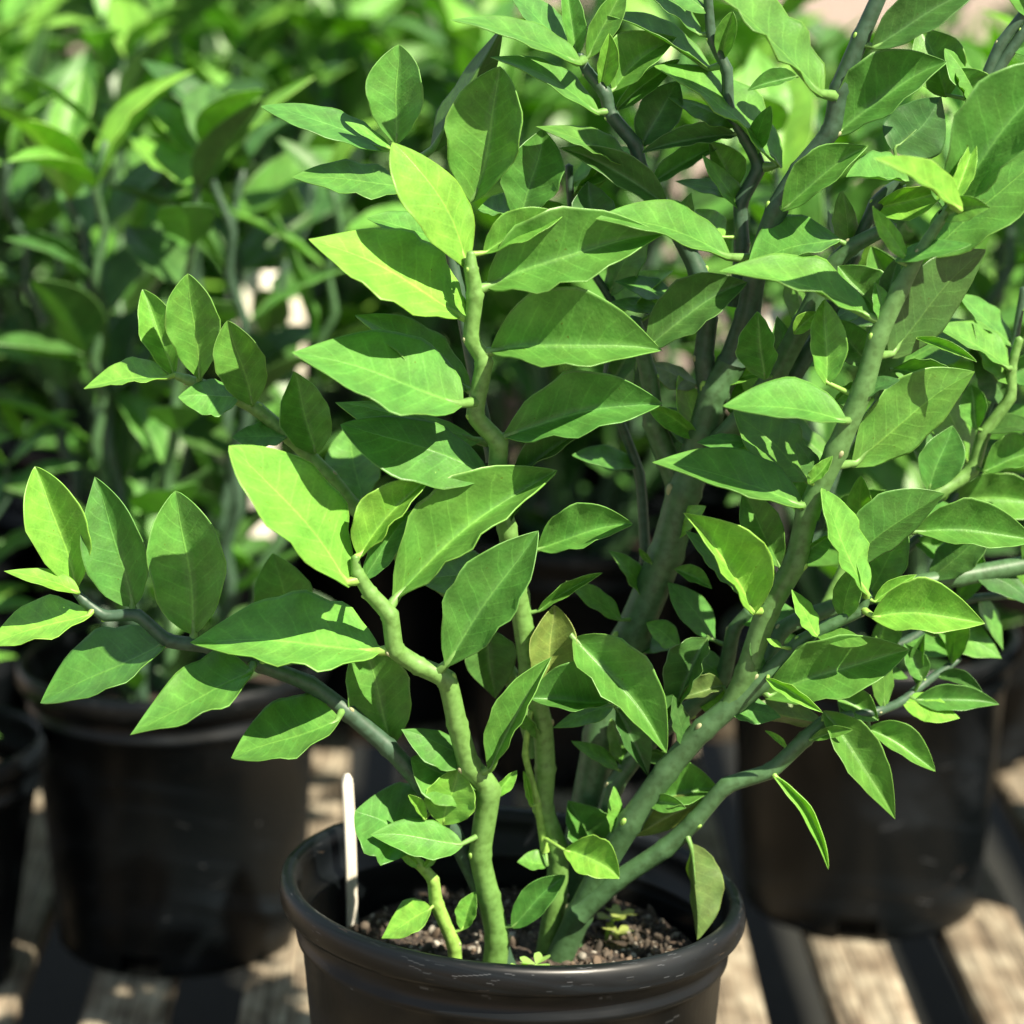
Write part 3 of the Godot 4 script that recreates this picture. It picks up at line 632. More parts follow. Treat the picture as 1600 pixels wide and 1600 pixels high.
	leaf(V(268, 387, -36), V(270, 427, -21), V(-5, 0, -5), V(7, 1, 8), V(0, 1, 0), "m", V(268, 387, -36))
	leaf(V(163, 565, -28), V(157, 605, -25), V(-10, 1, 11), V(9, -1, -10), V(0, 1, 0), "m", V(164, 566, -28))
	leaf(V(182, 597, -30), V(219, 618, -36), V(-5, 5, -11), V(3, -2, 13), V(0, 1, 0), "m", V(182, 596, -30))
	leaf(V(197, 631, -30), V(191, 679, -23), V(-10, 2, 11), V(8, -2, -9), V(1, 2, 0), "m", V(196, 630, -30))
	leaf(V(211, 667, -30), V(251, 680, -13), V(-1, 9, 10), V(3, -9, 10), V(0, 1, 0), "y", V(212, 670, -30))
	leaf(V(64, 292, 13), V(62, 326, 10), V(-8, 2, 8), V(2, 0, -2), V(2, 1, 0), "y", V(64, 290, 13))
	leaf(V(79, 319, 18), V(103, 321, 35), V(1, 6, 3), V(-1, -5, 5), V(0, 2, 0), "m", V(80, 320, 19))
	leaf(V(103, 355, 25), V(94, 391, 34), V(-5, 1, 8), V(6, 0, -7), V(0, 1, 0), "d", V(103, 354, 25))
	leaf(V(127, 381, 30), V(159, 374, 25), V(1, 5, -10), V(-1, -5, 10), V(0, 2, 0), "m", V(127, 381, 30))
	leaf(V(149, 402, 32), V(141, 431, 36), V(-6, 0, 7), V(2, 0, -2), V(-1, 1, 0), "d", V(148, 401, 32))
	leaf(V(176, 429, 35), V(204, 429, 56), V(1, 3, -7), V(-1, -4, 8), V(0, 1, 0), "m", V(177, 429, 35))
	leaf(V(191, 438, 37), V(197, 473, 42), V(-7, 0, -8), V(7, 0, 8), V(0, 1, 0), "m", V(192, 438, 37))
	leaf(V(150, 446, 36), V(140, 470, 54), V(-4, -1, 5), V(2, 0, -3), V(-1, 1, 0), "d", V(150, 445, 36))
	leaf(V(163, 473, 40), V(187, 489, 36), V(-1, 4, 7), V(4, -5, 6), V(-1, 2, 0), "m", V(163, 473, 40))
	leaf(V(176, 520, 43), V(160, 546, 49), V(-6, -2, 9), V(5, 1, -7), V(1, 2, 0), "d", V(175, 519, 43))
	leaf(V(196, 571, 46), V(219, 581, 43), V(-3, 4, -8), V(1, 0, 9), V(0, 1, 0), "d", V(196, 571, 46))
	leaf(V(208, 612, 46), V(203, 636, 41), V(-5, 0, 6), V(6, 2, 4), V(1, 1, 0), "m", V(208, 612, 46))
	leaf(V(239, 672, 44), V(263, 680, 58), V(-2, 8, 3), V(1, -5, 7), V(0, 3, 0), "m", V(239, 672, 44))
	leaf(V(55, 345, -30), V(46, 377, -24), V(-5, 0, 6), V(6, 3, 4), V(1, 1, 0), "m", V(55, 344, -30))
	leaf(V(70, 398, -32), V(106, 397, -36), V(0, 7, -12), V(0, 0, 13), V(0, 2, 0), "m", V(71, 399, -32))
	leaf(V(82, 430, -33), V(58, 462, -28), V(-3, 0, 11), V(6, 3, -9), V(1, 2, 0), "m", V(82, 431, -33))
	leaf(V(95, 465, -34), V(114, 493, -14), V(-5, 3, -8), V(4, -2, 9), V(-1, 3, 0), "y", V(94, 464, -34))
	leaf(V(113, 528, -36), V(80, 553, -17), V(-4, -5, 7), V(2, 5, 8), V(0, 2, 0), "y", V(113, 528, -36))
	leaf(V(121, 559, -36), V(159, 569, -35), V(-2, 10, 4), V(1, 0, 10), V(0, 3, 0), "y", V(121, 558, -36))
	leaf(V(70, 329, -13), V(60, 361, -12), V(-6, 0, 8), V(6, 0, -7), V(-1, 1, 0), "m", V(70, 329, -13))
	leaf(V(77, 338, -14), V(101, 340, 7), V(0, 4, 7), V(-1, -5, 6), V(0, 3, 0), "d", V(77, 338, -13))
	leaf(V(95, 356, -15), V(83, 394, 6), V(-7, -1, 8), V(2, 0, -3), V(0, 2, 0), "y", V(96, 357, -15))
	leaf(V(112, 370, -15), V(149, 371, -3), V(0, 4, -8), V(-1, -6, 11), V(0, 3, 0), "y", V(112, 370, -15))
	leaf(V(128, 387, -16), V(102, 408, -11), V(-4, -3, 11), V(5, 4, -10), V(-1, 0, 0), "m", V(128, 388, -16))
	leaf(V(137, 421, -15), V(178, 423, -13), V(0, 8, -14), V(0, -1, 16), V(0, 2, 0), "m", V(137, 422, -15))
	leaf(V(18, 353, 3), V(5, 377, 22), V(-4, -2, 5), V(1, 2, 6), V(0, 2, 0), "m", V(18, 354, 3))
	leaf(V(-4, 489, 14), V(10, 508, 19), V(-4, 4, 3), V(2, -1, 6), V(-1, 2, 0), "d", V(-4, 489, 14))
	leaf(V(-22, 613, 27), V(-31, 631, 29), V(-4, -1, 5), V(2, 0, -3), V(-1, 0, 0), "y", V(-22, 614, 27))
	leaf(V(77, 504, -70), V(37, 517, -49), V(-1, -2, 13), V(2, 6, -11), V(0, 0, 0), "m", V(77, 504, -70))
	leaf(V(66, 534, -70), V(72, 574, -76), V(-9, -1, -9), V(6, 2, 11), V(-1, 2, 0), "m", V(65, 537, -70))
	leaf(V(60, 581, -73), V(38, 616, -54), V(-3, 1, 13), V(8, 3, -11), V(-1, 1, 0), "m", V(60, 582, -73))
	leaf(V(58, 608, -75), V(81, 657, -55), V(-7, 1, -9), V(10, -2, 13), V(-1, 2, 0), "m", V(58, 608, -75))
	leaf(V(44, 632, -75), V(12, 625, -70), V(1, -3, 10), V(-2, 5, -10), V(0, 2, 0), "d", V(44, 631, -75))
	leaf(V(36, 668, -75), V(63, 699, -65), V(-2, 4, 9), V(6, -4, 7), V(1, 1, 0), "m", V(36, 667, -75))
	leaf(V(114, 610, -43), V(84, 616, -45), V(-1, -5, 8), V(1, 4, -8), V(0, 0, 0), "m", V(114, 611, -43))
	leaf(V(99, 650, -44), V(103, 677, -25), V(-5, 0, -6), V(6, 0, 7), V(-1, 1, 0), "m", V(98, 651, -44))
	leaf(V(75, 688, -44), V(43, 698, -36), V(-1, 0, 8), V(2, 7, 3), V(0, 0, 0), "y", V(75, 689, -44))
	leaf(V(52, 735, -44), V(56, 768, -31), V(-5, 3, 7), V(7, 0, 5), V(1, 1, 0), "y", V(52, 735, -44))
	leaf(V(135, 664, -50), V(112, 699, -32), V(-5, 0, 12), V(7, 2, -10), V(-1, 1, 0), "y", V(135, 664, -50))
	leaf(V(142, 695, -50), V(149, 727, -31), V(-5, 0, -6), V(6, 0, 7), V(-1, 2, 0), "m", V(142, 695, -50))
	leaf(V(133, 714, -50), V(91, 729, -54), V(-3, -6, 12), V(1, 2, -4), V(0, 2, 0), "m", V(133, 713, -50))
	leaf(V(122, 751, -50), V(127, 780, -40), V(-7, 2, 4), V(5, 1, 6), V(0, 1, 0), "m", V(122, 752, -50))
	leaf(V(114, 779, -50), V(77, 803, -41), V(-5, -5, 11), V(2, 2, -5), V(0, 1, 0), "m", V(114, 779, -50))

# ---------------------------------------------------------------- pots
func pot_material(sd: int, worn := 1.0) -> StandardMaterial3D:
	var w := 1024
	var h := 512
	var im := Image.create(w, h, false, Image.FORMAT_RGB8)
	var ro := Image.create(w, h, false, Image.FORMAT_RGB8)
	var n := FastNoiseLite.new()
	n.seed = sd
	n.frequency = 0.008
	n.fractal_octaves = 5
	var r := RandomNumberGenerator.new()
	r.seed = sd
	for y in h:
		for x in w:
			var a := TAU * x / w
			var q := Vector3(cos(a) * 110.0, y * 1.6 + 26.0 * sin(a * 2.0 + sd), sin(a) * 110.0)
			var dust := smoothstep(0.0, 0.6, n.get_noise_3dv(q))
			var streak := pow(maxf(0.0, n.get_noise_3dv(Vector3(q.x * 0.35, q.y * 4.0, q.z * 0.35 + 900.0))), 2.0) * 2.0
			var k := 0.035 + 0.035 * dust + 0.09 * streak
			im.set_pixel(x, y, Color(k * 0.62, k * 0.95, k * 1.2))
			var g := 0.38 + 0.32 * dust + 0.15 * streak
			ro.set_pixel(x, y, Color(g, g, g))
	for s in int(520 * worn):   # scuffs on the lip and fewer on the wall
		var x := r.randi_range(0, w - 1)
		var lip := s < 330 * worn
		var y := r.randi_range(int(h * 0.405), int(h * 0.56)) if lip else r.randi_range(0, h / 2)
		var c := Color(0.55, 0.55, 0.56) if r.randf() < 0.8 else Color(0.42, 0.34, 0.27)
		var slope := r.randf_range(-0.35, 0.35)
		var fade := r.randf_range(0.1, 0.55)
		for q in r.randi_range(2, 9 if lip else 26):
			var px := posmod(x + q, w)
			var py := clampi(y + int(q * slope), 0, h - 1)
			im.set_pixel(px, py, im.get_pixel(px, py).lerp(c, fade))
	for s in int(16 * worn):   # long brown swipes of dried soil
		var x := r.randf() * w
		var y := r.randf_range(0.12, 0.4) * h
		var dy := r.randf_range(-0.3, 0.7)
		var ddy := r.randf_range(-0.01, 0.01)
		var fade := r.randf_range(0.12, 0.4)
		for q in r.randi_range(40, 130):
			x += 1.0
			y += dy
			dy += ddy
			var iy := clampi(int(y), 0, int(h * 0.4))
			im.set_pixel(posmod(int(x), w), iy, im.get_pixel(posmod(int(x), w), iy).lerp(Color(0.33, 0.26, 0.19), fade * r.randf_range(0.5, 1.0)))
	for s in int(26 * worn):   # splashes
		var x := r.randi_range(0, w - 1)
		var y := r.randi_range(20, int(h * 0.38))
		for q in r.randi_range(5, 26):
			var px := posmod(x + int(r.randfn(0.0, 3.0)), w)
			var py := clampi(y + int(r.randfn(0.0, 3.0)), 0, h - 1)
			im.set_pixel(px, py, im.get_pixel(px, py).lerp(Color(0.36, 0.33, 0.29), r.randf_range(0.1, 0.45)))
	im.generate_mipmaps()
	var m := StandardMaterial3D.new()
	m.resource_name = "black_plastic"
	m.albedo_texture = ImageTexture.create_from_image(im)
	m.roughness_texture = ImageTexture.create_from_image(ro)
	m.roughness = 0.95
	m.metallic_specular = 0.34 + 0.06 * worn
	return m

func lathe(prof: Array, shear: float, wob: float, sd: float, holes := false, sides := 96, squash := 1.0) -> ArrayMesh:
	var P := []
	var UV := []
	var skip := []
	var top := 0.0
	for q in prof: top = maxf(top, q[1])
	for k in prof.size():
		for c in sides + 1:
			var a := TAU * c / sides
			var f: float = prof[k][1] / top
			var r: float = prof[k][0] * (1.0 + wob * f * sin(2.0 * a + sd) + 0.4 * wob * f * sin(3.0 * a + sd * 2.0))
			P.append(Vector3(cos(a) * r, prof[k][1] - shear * f * cos(a) * prof[k][0], -sin(a) * r * lerpf(1.0, squash, f)))
			UV.append(Vector2(float(c) / sides, float(k) / (prof.size() - 1) if prof[k].size() < 3 else prof[k][2]))
			skip.append(holes and prof[k][1] < 0.013 and prof[k][1] > 0.003 and k < 8 and c % 24 < 5)
	return grid_mesh(P, UV, sides + 1, prof.size(), true, skip if holes else [])

func soil_mesh(rad: float, y: float, sd: int) -> ArrayMesh:
	var n := FastNoiseLite.new()
	n.seed = sd
	n.frequency = 40.0
	var P := []
	var UV := []
	for k in 15:
		for c in 49:
			var a := TAU * c / 48
			var r := rad * (1.0 - k / 14.0)
			var p := Vector3(cos(a) * r, 0, -sin(a) * r)
			p.y = y + 0.004 * n.get_noise_2d(p.x, p.z) + 0.004 * (1.0 - r / rad)
			P.append(p)
			UV.append(Vector2(p.x, p.z) * 8.0)
	return grid_mesh(P, UV, 49, 15)

var soil_mat: StandardMaterial3D
var grit_mat: StandardMaterial3D

func grit(parent: Node3D, rad: float, y: float, count: int, sd: int):
	var r := RandomNumberGenerator.new()
	r.seed = sd
	var st := SphereMesh.new()
	st.radius = 0.5
	st.height = 1.0
	st.radial_segments = 7
	st.rings = 3
	var mm := MultiMesh.new()
	mm.transform_format = MultiMesh.TRANSFORM_3D
	mm.use_colors = true
	mm.mesh = st
	mm.instance_count = count
	for i in count:
		var a := r.randf() * TAU
		var q := sqrt(r.randf()) * rad
		var s := r.randf_range(0.0013, 0.0042) * (1.0 if r.randf() < 0.9 else 1.9)
		var b := Basis.from_euler(Vector3(r.randf() * TAU, r.randf() * TAU, r.randf() * TAU)).scaled_local(Vector3(s, s * r.randf_range(0.35, 0.9), s * r.randf_range(0.6, 2.2)))
		mm.set_instance_transform(i, Transform3D(b, Vector3(cos(a) * q, y + 0.003 + s * 0.15, sin(a) * q)))
		var k := r.randf()
		var c := Color(0.035, 0.029, 0.022).lerp(Color(0.085, 0.066, 0.048), r.randf())
		if k > 0.86: c = Color(0.16, 0.145, 0.12).lerp(Color(0.33, 0.31, 0.26), r.randf())
		elif k > 0.68: c = Color(0.11, 0.08, 0.055)
		mm.set_instance_color(i, c)
	var o := MultiMeshInstance3D.new()
	o.name = "grit"
	o.multimesh = mm
	o.material_override = grit_mat
	parent.add_child(o, true)
	o.set_meta("kind", "stuff")

func pot_profile(R: float, H: float, bottom: float) -> Array:
	# from the middle of the base, up the outside, over the lip, down the inside
	var w := R * 0.915
	return [[0.002, 0.004, 0.0], [bottom * 0.9, 0.004, 0.02], [bottom * 0.97, 0.0, 0.03], [bottom, 0.004, 0.04], [bottom + (w - bottom) * 0.045, 0.012, 0.06], [bottom + (w - bottom) * 0.09, 0.02, 0.08],
		[lerpf(bottom, w, 0.5), H * 0.45, 0.24], [w * 0.995, H - 0.040, 0.38], [w + 0.0025, H - 0.038, 0.385], [w + 0.003, H - 0.034, 0.39], [w + 0.001, H - 0.032, 0.395], [w + 0.002, H - 0.021, 0.41],
		[R * 0.955, H - 0.0185, 0.42], [R * 0.99, H - 0.0175, 0.43], [R, H - 0.0145, 0.44], [R * 1.002, H - 0.008, 0.46], [R * 0.995, H - 0.003, 0.48], [R * 0.975, H, 0.5], [R * 0.945, H - 0.0005, 0.52], [R * 0.93, H - 0.003, 0.54],
		[R * 0.922, H - 0.010, 0.56], [R * 0.915, H - 0.024, 0.6], [R * 0.885, H - 0.027, 0.62], [R * 0.88, H - 0.031, 0.63], [R * 0.862, H * 0.72, 0.8], [bottom * 0.97, 0.012, 0.98], [0.002, 0.01, 1.0]]

func build_front_pot():
	var o := base("nursery_pot", Vector3.ZERO)
	tag(o, "large black plastic nursery pot in front, scuffed rolled rim, soil showing inside", "pot", "black nursery pots")
	var m := pot_material(3)
	put("pot_body", lathe(pot_profile(0.14, 0.261, 0.112), 0.078, 0.012, 1.0, false, 128, 0.94), m, o)
	put("soil", soil_mesh(0.1165, 0.208, 4), soil_mat, o)
	grit(o, 0.113, 0.207, 2600, 21)

func build_setting():
	soil_mat = StandardMaterial3D.new()
	var sg := Gradient.new()
	sg.colors = PackedColorArray([Color(0.10, 0.08, 0.06), Color(0.19, 0.15, 0.12), Color(0.3, 0.25, 0.2)])
	sg.offsets = PackedFloat32Array([0.3, 0.55, 0.8])
	soil_mat.albedo_texture = noise_tex(8, 0.05, 512, sg)
	soil_mat.roughness = 0.95
	grit_mat = StandardMaterial3D.new()
	grit_mat.vertex_color_use_as_albedo = true
	grit_mat.roughness = 0.9
	# ground far below the bench
	var g := PlaneMesh.new()
	g.size = Vector2(240, 240)
	var gm := StandardMaterial3D.new()
	var gg := Gradient.new()
	gg.colors = PackedColorArray([Color(0.40, 0.35, 0.31), Color(0.58, 0.51, 0.46), Color(0.70, 0.64, 0.6)])
	gg.offsets = PackedFloat32Array([0.25, 0.5, 0.8])
	gm.albedo_texture = noise_tex(12, 0.03, 1024, gg, false, 4.0, 5)
	gm.normal_enabled = true
	gm.normal_texture = noise_tex(13, 0.08, 512, null, true, 6.0)
	gm.uv1_scale = Vector3(160, 160, 160)
	gm.roughness = 0.95
	var go := put("ground", g, gm)
	go.position = Vector3(0, -0.72, -60)
	tag(go, "pale pinkish gravel ground beyond and under the bench", "ground", "", "structure")
	var mat := PlaneMesh.new()  # dark sheet added over the gravel, its colour stands in for under-bench shade
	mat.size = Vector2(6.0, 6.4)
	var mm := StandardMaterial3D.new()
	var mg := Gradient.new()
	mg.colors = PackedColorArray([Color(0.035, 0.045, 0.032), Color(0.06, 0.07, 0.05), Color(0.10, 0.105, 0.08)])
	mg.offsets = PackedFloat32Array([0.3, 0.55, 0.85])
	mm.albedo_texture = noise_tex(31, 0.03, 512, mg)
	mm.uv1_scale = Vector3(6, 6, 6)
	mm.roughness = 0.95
	var mo := put("bench_shade_sheet", mat, mm)
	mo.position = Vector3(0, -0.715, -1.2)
	tag(mo, "added dark sheet on the ground standing in for the shade under the slat bench", "ground", "", "structure")
	# the bench of slats
	var wood := []
	for k in 4: wood.append(wood_material(40 + k))
	var bench := base("slat_bench", Vector3.ZERO, 0.0226)
	tag(bench, "weathered grey wooden slat bench that carries all the pots", "bench")
	var xs := []
	for k in 9: xs.append(-0.321 - 0.1165 * (9 - k))
	xs.append_array([-0.321, -0.2015, -0.085, 0.024, 0.14, 0.256, 0.369])
	for k in 9: xs.append(0.369 + 0.1165 * (k + 1))
	for i in xs.size():
		for part in 2:
			var z0 := 0.75 if part == 0 else -1.383
			var z1 := -1.38 if part == 0 else -3.3
			var s := put("slat", slat_mesh(0.064 + 0.003 * sin(i * 3.1), 0.022, z0, z1, i * 2 + part), wood[(i + 2 * part) % 4], bench)
			s.position = Vector3(xs[i] + 0.032 + (0.006 if part else 0.0), -0.011 + 0.0012 * sin(i * 5.7), 0)
	for z in [0.55, -0.15, -1.38, -2.3]:
		var b := put("beam", slat_mesh(0.05, 0.10, 1.45, -1.45, int(z * 10) + 60), wood[1], bench)
		b.rotation.y = PI / 2
		b.position = Vector3(0, -0.0738, z)
	for z in [0.55, -1.38, -2.3]:
		for x in [-1.3, 1.3]:
			var l := put("leg", slat_mesh(0.075, 0.075, 0.3, -0.3, 77), wood[2], bench)
			l.rotation.x = PI / 2
			l.position = Vector3(x, -0.4245, z)

func wood_material(sd: int) -> StandardMaterial3D:
	var w := 128
	var h := 1024
	var im := Image.create(w, h, false, Image.FORMAT_RGB8)
	var bp := Image.create(w, h, false, Image.FORMAT_RGB8)
	var n := FastNoiseLite.new()
	n.seed = sd
	n.frequency = 0.02
	n.fractal_octaves = 4
	for y in h:
		for x in w:
			var wv := 6.0 * n.get_noise_2d(x * 0.3, y * 0.12)
			var grain := n.get_noise_2d((x + wv) * 7.0, y * 0.10)
			var fine := n.get_noise_2d(x * 24.0, y * 0.5 + 400.0)
			var stain := n.get_noise_2d(x * 0.6 + 300.0, y * 0.5)
			var crack := smoothstep(-0.28, -0.48, grain)
			var k := 0.48 + 0.17 * grain + 0.10 * fine + 0.16 * stain - 0.2 * crack
			im.set_pixel(x, y, Color(k * 1.0, k * (0.92 + 0.05 * stain), k * (0.79 + 0.07 * stain)))
			var b := 0.6 + 0.35 * grain + 0.15 * fine - 0.3 * crack
			bp.set_pixel(x, y, Color(b, b, b))
	bp.bump_map_to_normal_map(4.0)
	im.generate_mipmaps()
	var m := StandardMaterial3D.new()
	m.resource_name = "weathered_wood"
	m.albedo_texture = ImageTexture.create_from_image(im)
	m.normal_enabled = true
	m.normal_texture = ImageTexture.create_from_image(bp)
	m.normal_scale = 0.8
	m.roughness = 0.85
	m.metallic_specular = 0.3
	return m

func slat_mesh(w: float, h: float, z0: float, z1: float, sd: int) -> ArrayMesh:
	var r := RandomNumberGenerator.new()
	r.seed = sd + 5
	var c := 0.003
	var ring := [Vector2(-w / 2, -h / 2 + c), Vector2(-w / 2, h / 2 - c), Vector2(-w / 2 + c * 0.4, h / 2 - c * 0.4), Vector2(-w / 2 + c, h / 2), Vector2(-w / 6, h / 2), Vector2(w / 6, h / 2), Vector2(w / 2 - c, h / 2), Vector2(w / 2 - c * 0.4, h / 2 - c * 0.4), Vector2(w / 2, h / 2 - c), Vector2(w / 2, -h / 2 + c), Vector2(w / 2 - c, -h / 2), Vector2(-w / 2 + c, -h / 2), Vector2(-w / 2, -h / 2 + c)]
	var per := [0.0]
	for k in range(1, ring.size()): per.append(per[-1] + ring[k].distance_to(ring[k - 1]))
	var P := []
	var UV := []
	var rows := 34
	var ph := r.randf() * TAU
	var v0 := r.randf() * 3.0
	var u0 := r.randf()
	for k in range(-1, rows + 1):
		var f := clampf(float(k) / (rows - 1), 0.0, 1.0)
		var z := lerpf(z0, z1, f)
		var jit := 1.0 + 0.012 * sin(f * 19.0 + ph) + r.randf_range(-0.008, 0.008)
		for q in ring.size():
			var p: Vector2 = ring[q] if k >= 0 and k < rows else Vector2.ZERO
			P.append(Vector3(p.x * jit + 0.0012 * sin(f * 9.0 + ph), p.y + 0.0008 * sin(f * 13.0 + ph * 2.0), z))
			UV.append(Vector2(u0 + per[q] / 0.07, v0 + z / 0.6))
	return grid_mesh(P, UV, ring.size(), rows + 2)

# ---------------------------------------------------------------- tag, weeds
func stake(called: String, at: Vector3, w: float, h: float, tilt: Vector3, label: String, neck := 1.0, head := 0.0):
	var P := []
	var UV := []
	var ring := [Vector2(-1, -1), Vector2(-1, 1), Vector2(-0.8, 1.3), Vector2(0.8, 1.3), Vector2(1, 1), Vector2(1, -1), Vector2(0.8, -1.3), Vector2(-0.8, -1.3), Vector2(-1, -1)]
	var rows := 34
	for k in range(0, rows + 1):
		var f := minf(float(k) / (rows - 1), 1.0)
		var s := 1.0 if f < 0.93 else sqrt(maxf(0.0, 1.0 - pow((f - 0.93) / 0.07, 2.0))) * 0.6 + 0.4
		if head > 0.0 and f < 1.0 - head: s = neck
		if k == rows: s = 0.0
		for q in ring:
			P.append(Vector3(q.x * w * 0.5 * s, f * h, q.y * 0.0009 * (1.0 if s > 0 else 0.0) + 0.003 * sin(f * 2.2) * h / 0.1))
			UV.append(Vector2(q.x, f))
	var m := StandardMaterial3D.new()
	m.albedo_color = Color(0.86, 0.85, 0.81)
	m.roughness = 0.5
	var nt := Gradient.new()
	nt.colors = PackedColorArray([Color(0.86, 0.84, 0.8), Color(1, 1, 1)])
	m.albedo_texture = noise_tex(91, 0.02, 128, nt)
	var o := put(called, grid_mesh(P, UV, ring.size(), rows + 1), m)
	o.position = at
	o.rotation = tilt
	tag(o, label, "plant tag")

func clover(at: Vector3, s: float, tone: Array, label: String, sd: int):
	var r := RandomNumberGenerator.new()
	r.seed = sd
	var o := base("clover_weed", at)
	tag(o, label, "weed")
	var m := StandardMaterial3D.new()
	m.albedo_color = lin(tone[0], tone[1], tone[2])
	m.roughness = 0.6
	m.cull_mode = BaseMaterial3D.CULL_DISABLED
	m.backlight_enabled = true
	m.backlight = Color(0.6, 0.7, 0.1)
	for c in 3:
		var mid := Vector3(r.randf_range(-0.9, 0.9), r.randf_range(0.8, 1.7), r.randf_range(-0.4, 0.7)) * s
		put("stalk", tube([Vector3(0, -0.004, 0), mid * Vector3(0.3, 0.6, 0.3), mid], [0.0007, 0.0006, 0.0005], 6, 3, 0.0), stem_mats["y"], o)
		var turn := r.randf() * TAU
		for q in 3:
			var a := turn + TAU * q / 3.0
			var P := []
			var UV := []
			var d := Vector3(cos(a), r.randf_range(-0.1, 0.25), sin(a))
			var sd2 := Vector3(-sin(a), 0, cos(a))
			for row in 8:
				var v := row / 7.0
				for col in 7:
					var u := col / 3.0 - 1.0
					var reach := v * (1.0 - 0.22 * pow(1.0 - absf(u), 2.0) * v) # notched end
					var wd := sin(minf(v * 1.25, 1.0) * PI * 0.5) * (1.0 - 0.3 * smoothstep(0.75, 1.0, v))
					P.append(mid + d * reach * s * 0.9 + sd2 * u * wd * s * 0.5 + Vector3.UP * absf(u) * wd * s * 0.16)
					UV.append(Vector2(u, v))
			put("leaflet", grid_mesh(P, UV, 7, 8), m, o)

func build_small_things():
	stake("plant_tag", Vector3(-0.1015, 0.198, -0.056), 0.0075, 0.113, Vector3(0, 0.55, 0.03), "thin white plastic plant tag stuck in the soil at the front pot's left edge")
	stake("plant_tag", Vector3(-0.238, 0.19, -0.91), 0.075, 0.295, Vector3(-0.08, 0.35, -0.06), "broad blurred white plant tag with a rounded head, left of the front plant", 0.3, 0.36)
	stake("plant_tag", Vector3(-0.312, 0.185, -0.60), 0.026, 0.19, Vector3(-0.06, 0.3, 0.03), "small blurred white plant tag low down behind the left sprig", 0.3, 0.3)
	stake("plant_tag", Vector3(0.226, 0.185, -0.67), 0.036, 0.31, Vector3(-0.05, 0.4, 0.0), "blurred white plant tag glimpsed between the thick right-hand stems", 0.3, 0.3)
	clover(Vector3(0.006, 0.209, 0.05), 0.011, [0.20, 0.36, 0.08], "pale green clover weed at the foot of the main front stem", 4)
	clover(Vector3(0.058, 0.208, -0.03), 0.011, [0.22, 0.27, 0.07], "small olive clover weed in the soil right of the thick stems", 9)

# ---------------------------------------------------------------- the rows behind
var protos := []

func make_proto(sd: int, tone_weights: Array, tall: float) -> Node3D:
	var r := RandomNumberGenerator.new()
	r.seed = sd
	var o := Node3D.new()
	var stems := 9
	var made := 0
	for s in stems:
		var a := TAU * (s + r.randf_range(-0.3, 0.3)) / stems
		var lean := r.randf_range(0.12, 0.5) if s else 0.05
		var d := Vector3(cos(a) * lean, 1.0, sin(a) * lean).normalized()
		var p := Vector3(cos(a) * 0.03, 0.19, sin(a) * 0.03)
		var side := d.cross(Vector3(cos(a + 1.3), 0.2, sin(a + 1.3))).normalized()
		var pts := [p]
		var rad := [0.0065]
		var n := r.randi_range(11, 14)
		var step: float = tall * r.randf_range(0.85, 1.1) / n
		var zig := 1.0
		for k in n:
			d = (d + Vector3(r.randf_range(-0.1, 0.1), 0.06, r.randf_range(-0.1, 0.1))).normalized()
			p += d * step + side * zig * step * 0.28
			zig = -zig
			pts.append(p)
			rad.append(lerpf(0.0062, 0.0026, float(k + 1) / n))
		put("stem", tube(pts, rad, 8, 3), stem_mats["w" if s % 2 else "k"], o)
		for k in range(1, n + 1):
			for twice in (2 if k >= n - 1 else 1):
				if r.randf() < 0.12: continue
				var sgn := (1.0 if k % 2 else -1.0) * (1.0 if twice == 0 else -1.0)
				var ld := (side * sgn * 0.9 + d * r.randf_range(0.25, 0.9) + Vector3(r.randf_range(-0.5, 0.5), r.randf_range(-0.15, 0.2), r.randf_range(-0.5, 0.5))).normalized()
				var nrm := (d + Vector3(0, 0.6, 0) + Vector3(r.randf_range(-0.4, 0.4), 0, r.randf_range(-0.4, 0.4)))
				nrm = (nrm - ld * nrm.dot(ld)).normalized()
				var len := r.randf_range(0.075, 0.115) * (0.75 if k < 4 or k == n else 1.0)
				var lf := put("leaf", blades[r.randi() % blades.size()], null, o)
				lf.material_override = leaf_mats["y" if k >= n - 1 and r.randf() < 0.55 else tone_weights[r.randi() % tone_weights.size()]][r.randi() % 6]
				lf.transform = Transform3D(Basis(nrm.cross(ld) * len, nrm * len, ld * len), pts[k] + ld * rad[k])
				made += 1
	return o

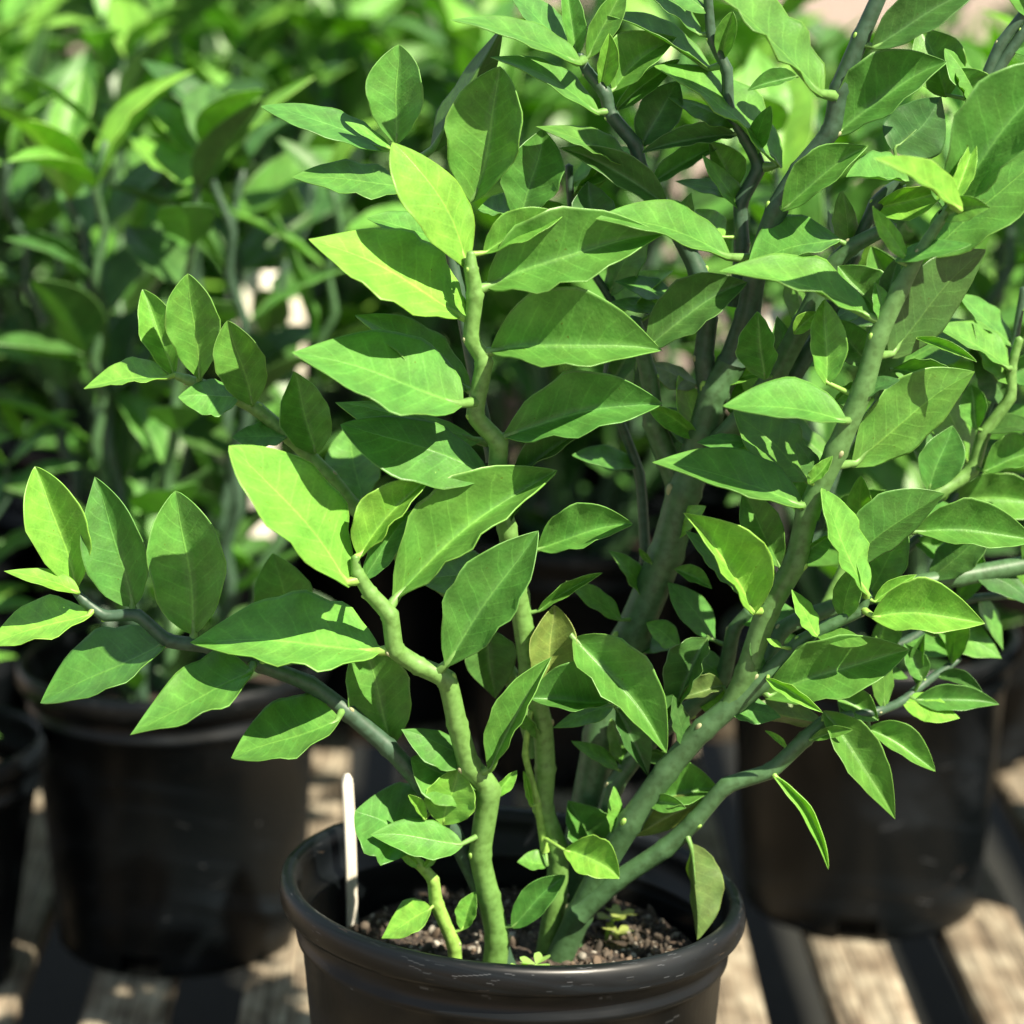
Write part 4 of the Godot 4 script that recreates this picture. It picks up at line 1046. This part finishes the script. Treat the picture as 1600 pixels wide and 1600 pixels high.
func build_rows():
	for k in 6:
		var fold: float = [0.35, 0.5, 0.2, 0.6, 0.4, 0.28][k]
		var w: float = [0.23, 0.25, 0.24, 0.22, 0.26, 0.23][k]
		blades.append(blade(Vector3.ZERO, Vector3(0, 0, 1), Vector3(-w * cos(fold), w * sin(fold), 0), Vector3(w * cos(fold), w * sin(fold), 0), Vector3(0, [0.06, 0.1, 0.03, 0.08, -0.02, 0.05][k], 0), 500 + k, 13))
	protos = [make_proto(101, ["m", "d", "d"], 0.50), make_proto(202, ["m", "m", "y"], 0.46), make_proto(303, ["m", "d", "m"], 0.54), make_proto(404, ["m", "d", "d"], 0.50)]
	var pm := pot_material(17, 0.3)
	var pot0 := base("nursery_pot", Vector3.ZERO)
	put("pot_body", lathe(pot_profile(0.125, 0.238, 0.1), 0.01, 0.01, 2.0, true, 96), pm, pot0)
	put("soil", soil_mesh(0.107, 0.195, 14), soil_mat, pot0)
	var small := base("nursery_pot", Vector3(-0.452, 0, -0.44), 0.4)
	tag(small, "small tapered black pot cut off by the left edge of the picture", "pot", "black nursery pots")
	put("pot_body", lathe(pot_profile(0.09, 0.2, 0.055), 0.0, 0.01, 0.7, true, 80), pm, small)
	put("soil", soil_mesh(0.074, 0.165, 19), soil_mat, small)
	var sp: Node3D = protos[1].duplicate()
	sp.name = numbered("potted_succulent")
	add_child(sp)
	sp.position = Vector3(-0.47, 0.07, -0.46)
	sp.rotation.y = 4.0
	sp.scale = Vector3.ONE * 0.55
	tag(sp, "small blurred leafy plant in the small pot at the left edge", "plant", "succulents of the rows behind")
	var first := true
	# x, z, turn, which plant, what sets it apart
	# x, z, turn, which plant, what sets it apart
	var rows := [
		[-0.273, -0.535, 0.6, 0, "left behind the front pot, whole side in view"],
		[0.297, -0.61, 2.2, 2, "right behind the front pot, above the orange-lit slat"],
		[0.56, -0.60, 0.2, 0, "cut by the right edge, in the nearest row"],
		[-0.326, -0.96, 1.7, 3, "in row two, its pale rim behind the left sprig"],
		[0.062, -0.96, 3.1, 2, "in row two, its grey rim behind the front stems"],
		[0.43, -1.0, 5.0, 1, "in row two behind the right-hand pot"],
		[-0.57, -0.98, 2.6, 0, "in row two at the left edge"],
		[-0.13, -1.14, 2.9, 1, "in row two, half hidden left of the front stems"],
		[-0.44, -1.36, 0.3, 1, "in row three, far left behind the blurred leaves"],
		[-0.20, -1.42, 4.4, 0, "in row three, left of the middle"],
		[0.13, -1.42, 1.1, 3, "in row three, behind the dark upper stems"],
		[0.56, -1.42, 3.6, 1, "in row three at the right edge"],
		[-0.68, -1.40, 5.9, 2, "in row three, cut by the left edge"],
		[-0.60, -1.8, 5.4, 3, "in row four at the far left"],
		[-0.36, -1.84, 2.0, 1, "in row four, under the bright top left foliage"],
		[-0.10, -1.82, 0.9, 3, "in row four behind the top of the front plant"],
		[0.66, -1.9, 4.8, 2, "in row four at the far right beside the gravel"],
		[-0.22, -2.3, 3.9, 1, "in the last row, left of the middle"],
		[-0.48, -2.3, 1.2, 3, "in the last row, second from the left"],
		[-0.76, -2.3, 3.2, 0, "in the last row at the far left"],
		[0.06, -2.35, 5.2, 2, "in the last row near the middle"],
		[-0.34, -1.16, 4.6, 2, "between rows two and three on the left"],
		[0.27, -1.16, 0.5, 0, "between rows two and three right of the middle"],
		[-0.36, -2.75, 2.3, 0, "at the far end of the bench, top left"],
		[-0.70, -2.75, 5.6, 1, "at the far end of the bench, top left corner"],
		[-0.06, -2.8, 1.5, 3, "at the far end of the bench near the middle"],
	]
	var used := {}
	for q in rows:
		var pot := pot0
		if first: first = false
		else:
			pot = pot0.duplicate()
			pot.name = numbered("nursery_pot")
			add_child(pot)
		pot.position = Vector3(q[0], 0, q[1])
		pot.rotation.y = q[2] * 2.0
		tag(pot, "black pot " + q[4], "pot", "black nursery pots")
		var pl: Node3D = protos[q[3]]
		if used.has(q[3]): pl = protos[q[3]].duplicate()
		used[q[3]] = true
		pl.name = numbered("potted_succulent")
		add_child(pl)
		pl.position = Vector3(q[0], 0, q[1])
		pl.rotation.y = q[2]
		pl.scale = Vector3.ONE * (1.0 if q[1] > -0.9 or q[0] > 0.1 else 1.06 if q[1] > -1.2 else 1.2)
		tag(pl, "blurred leafy plant, pot " + q[4], "plant", "succulents of the rows behind")
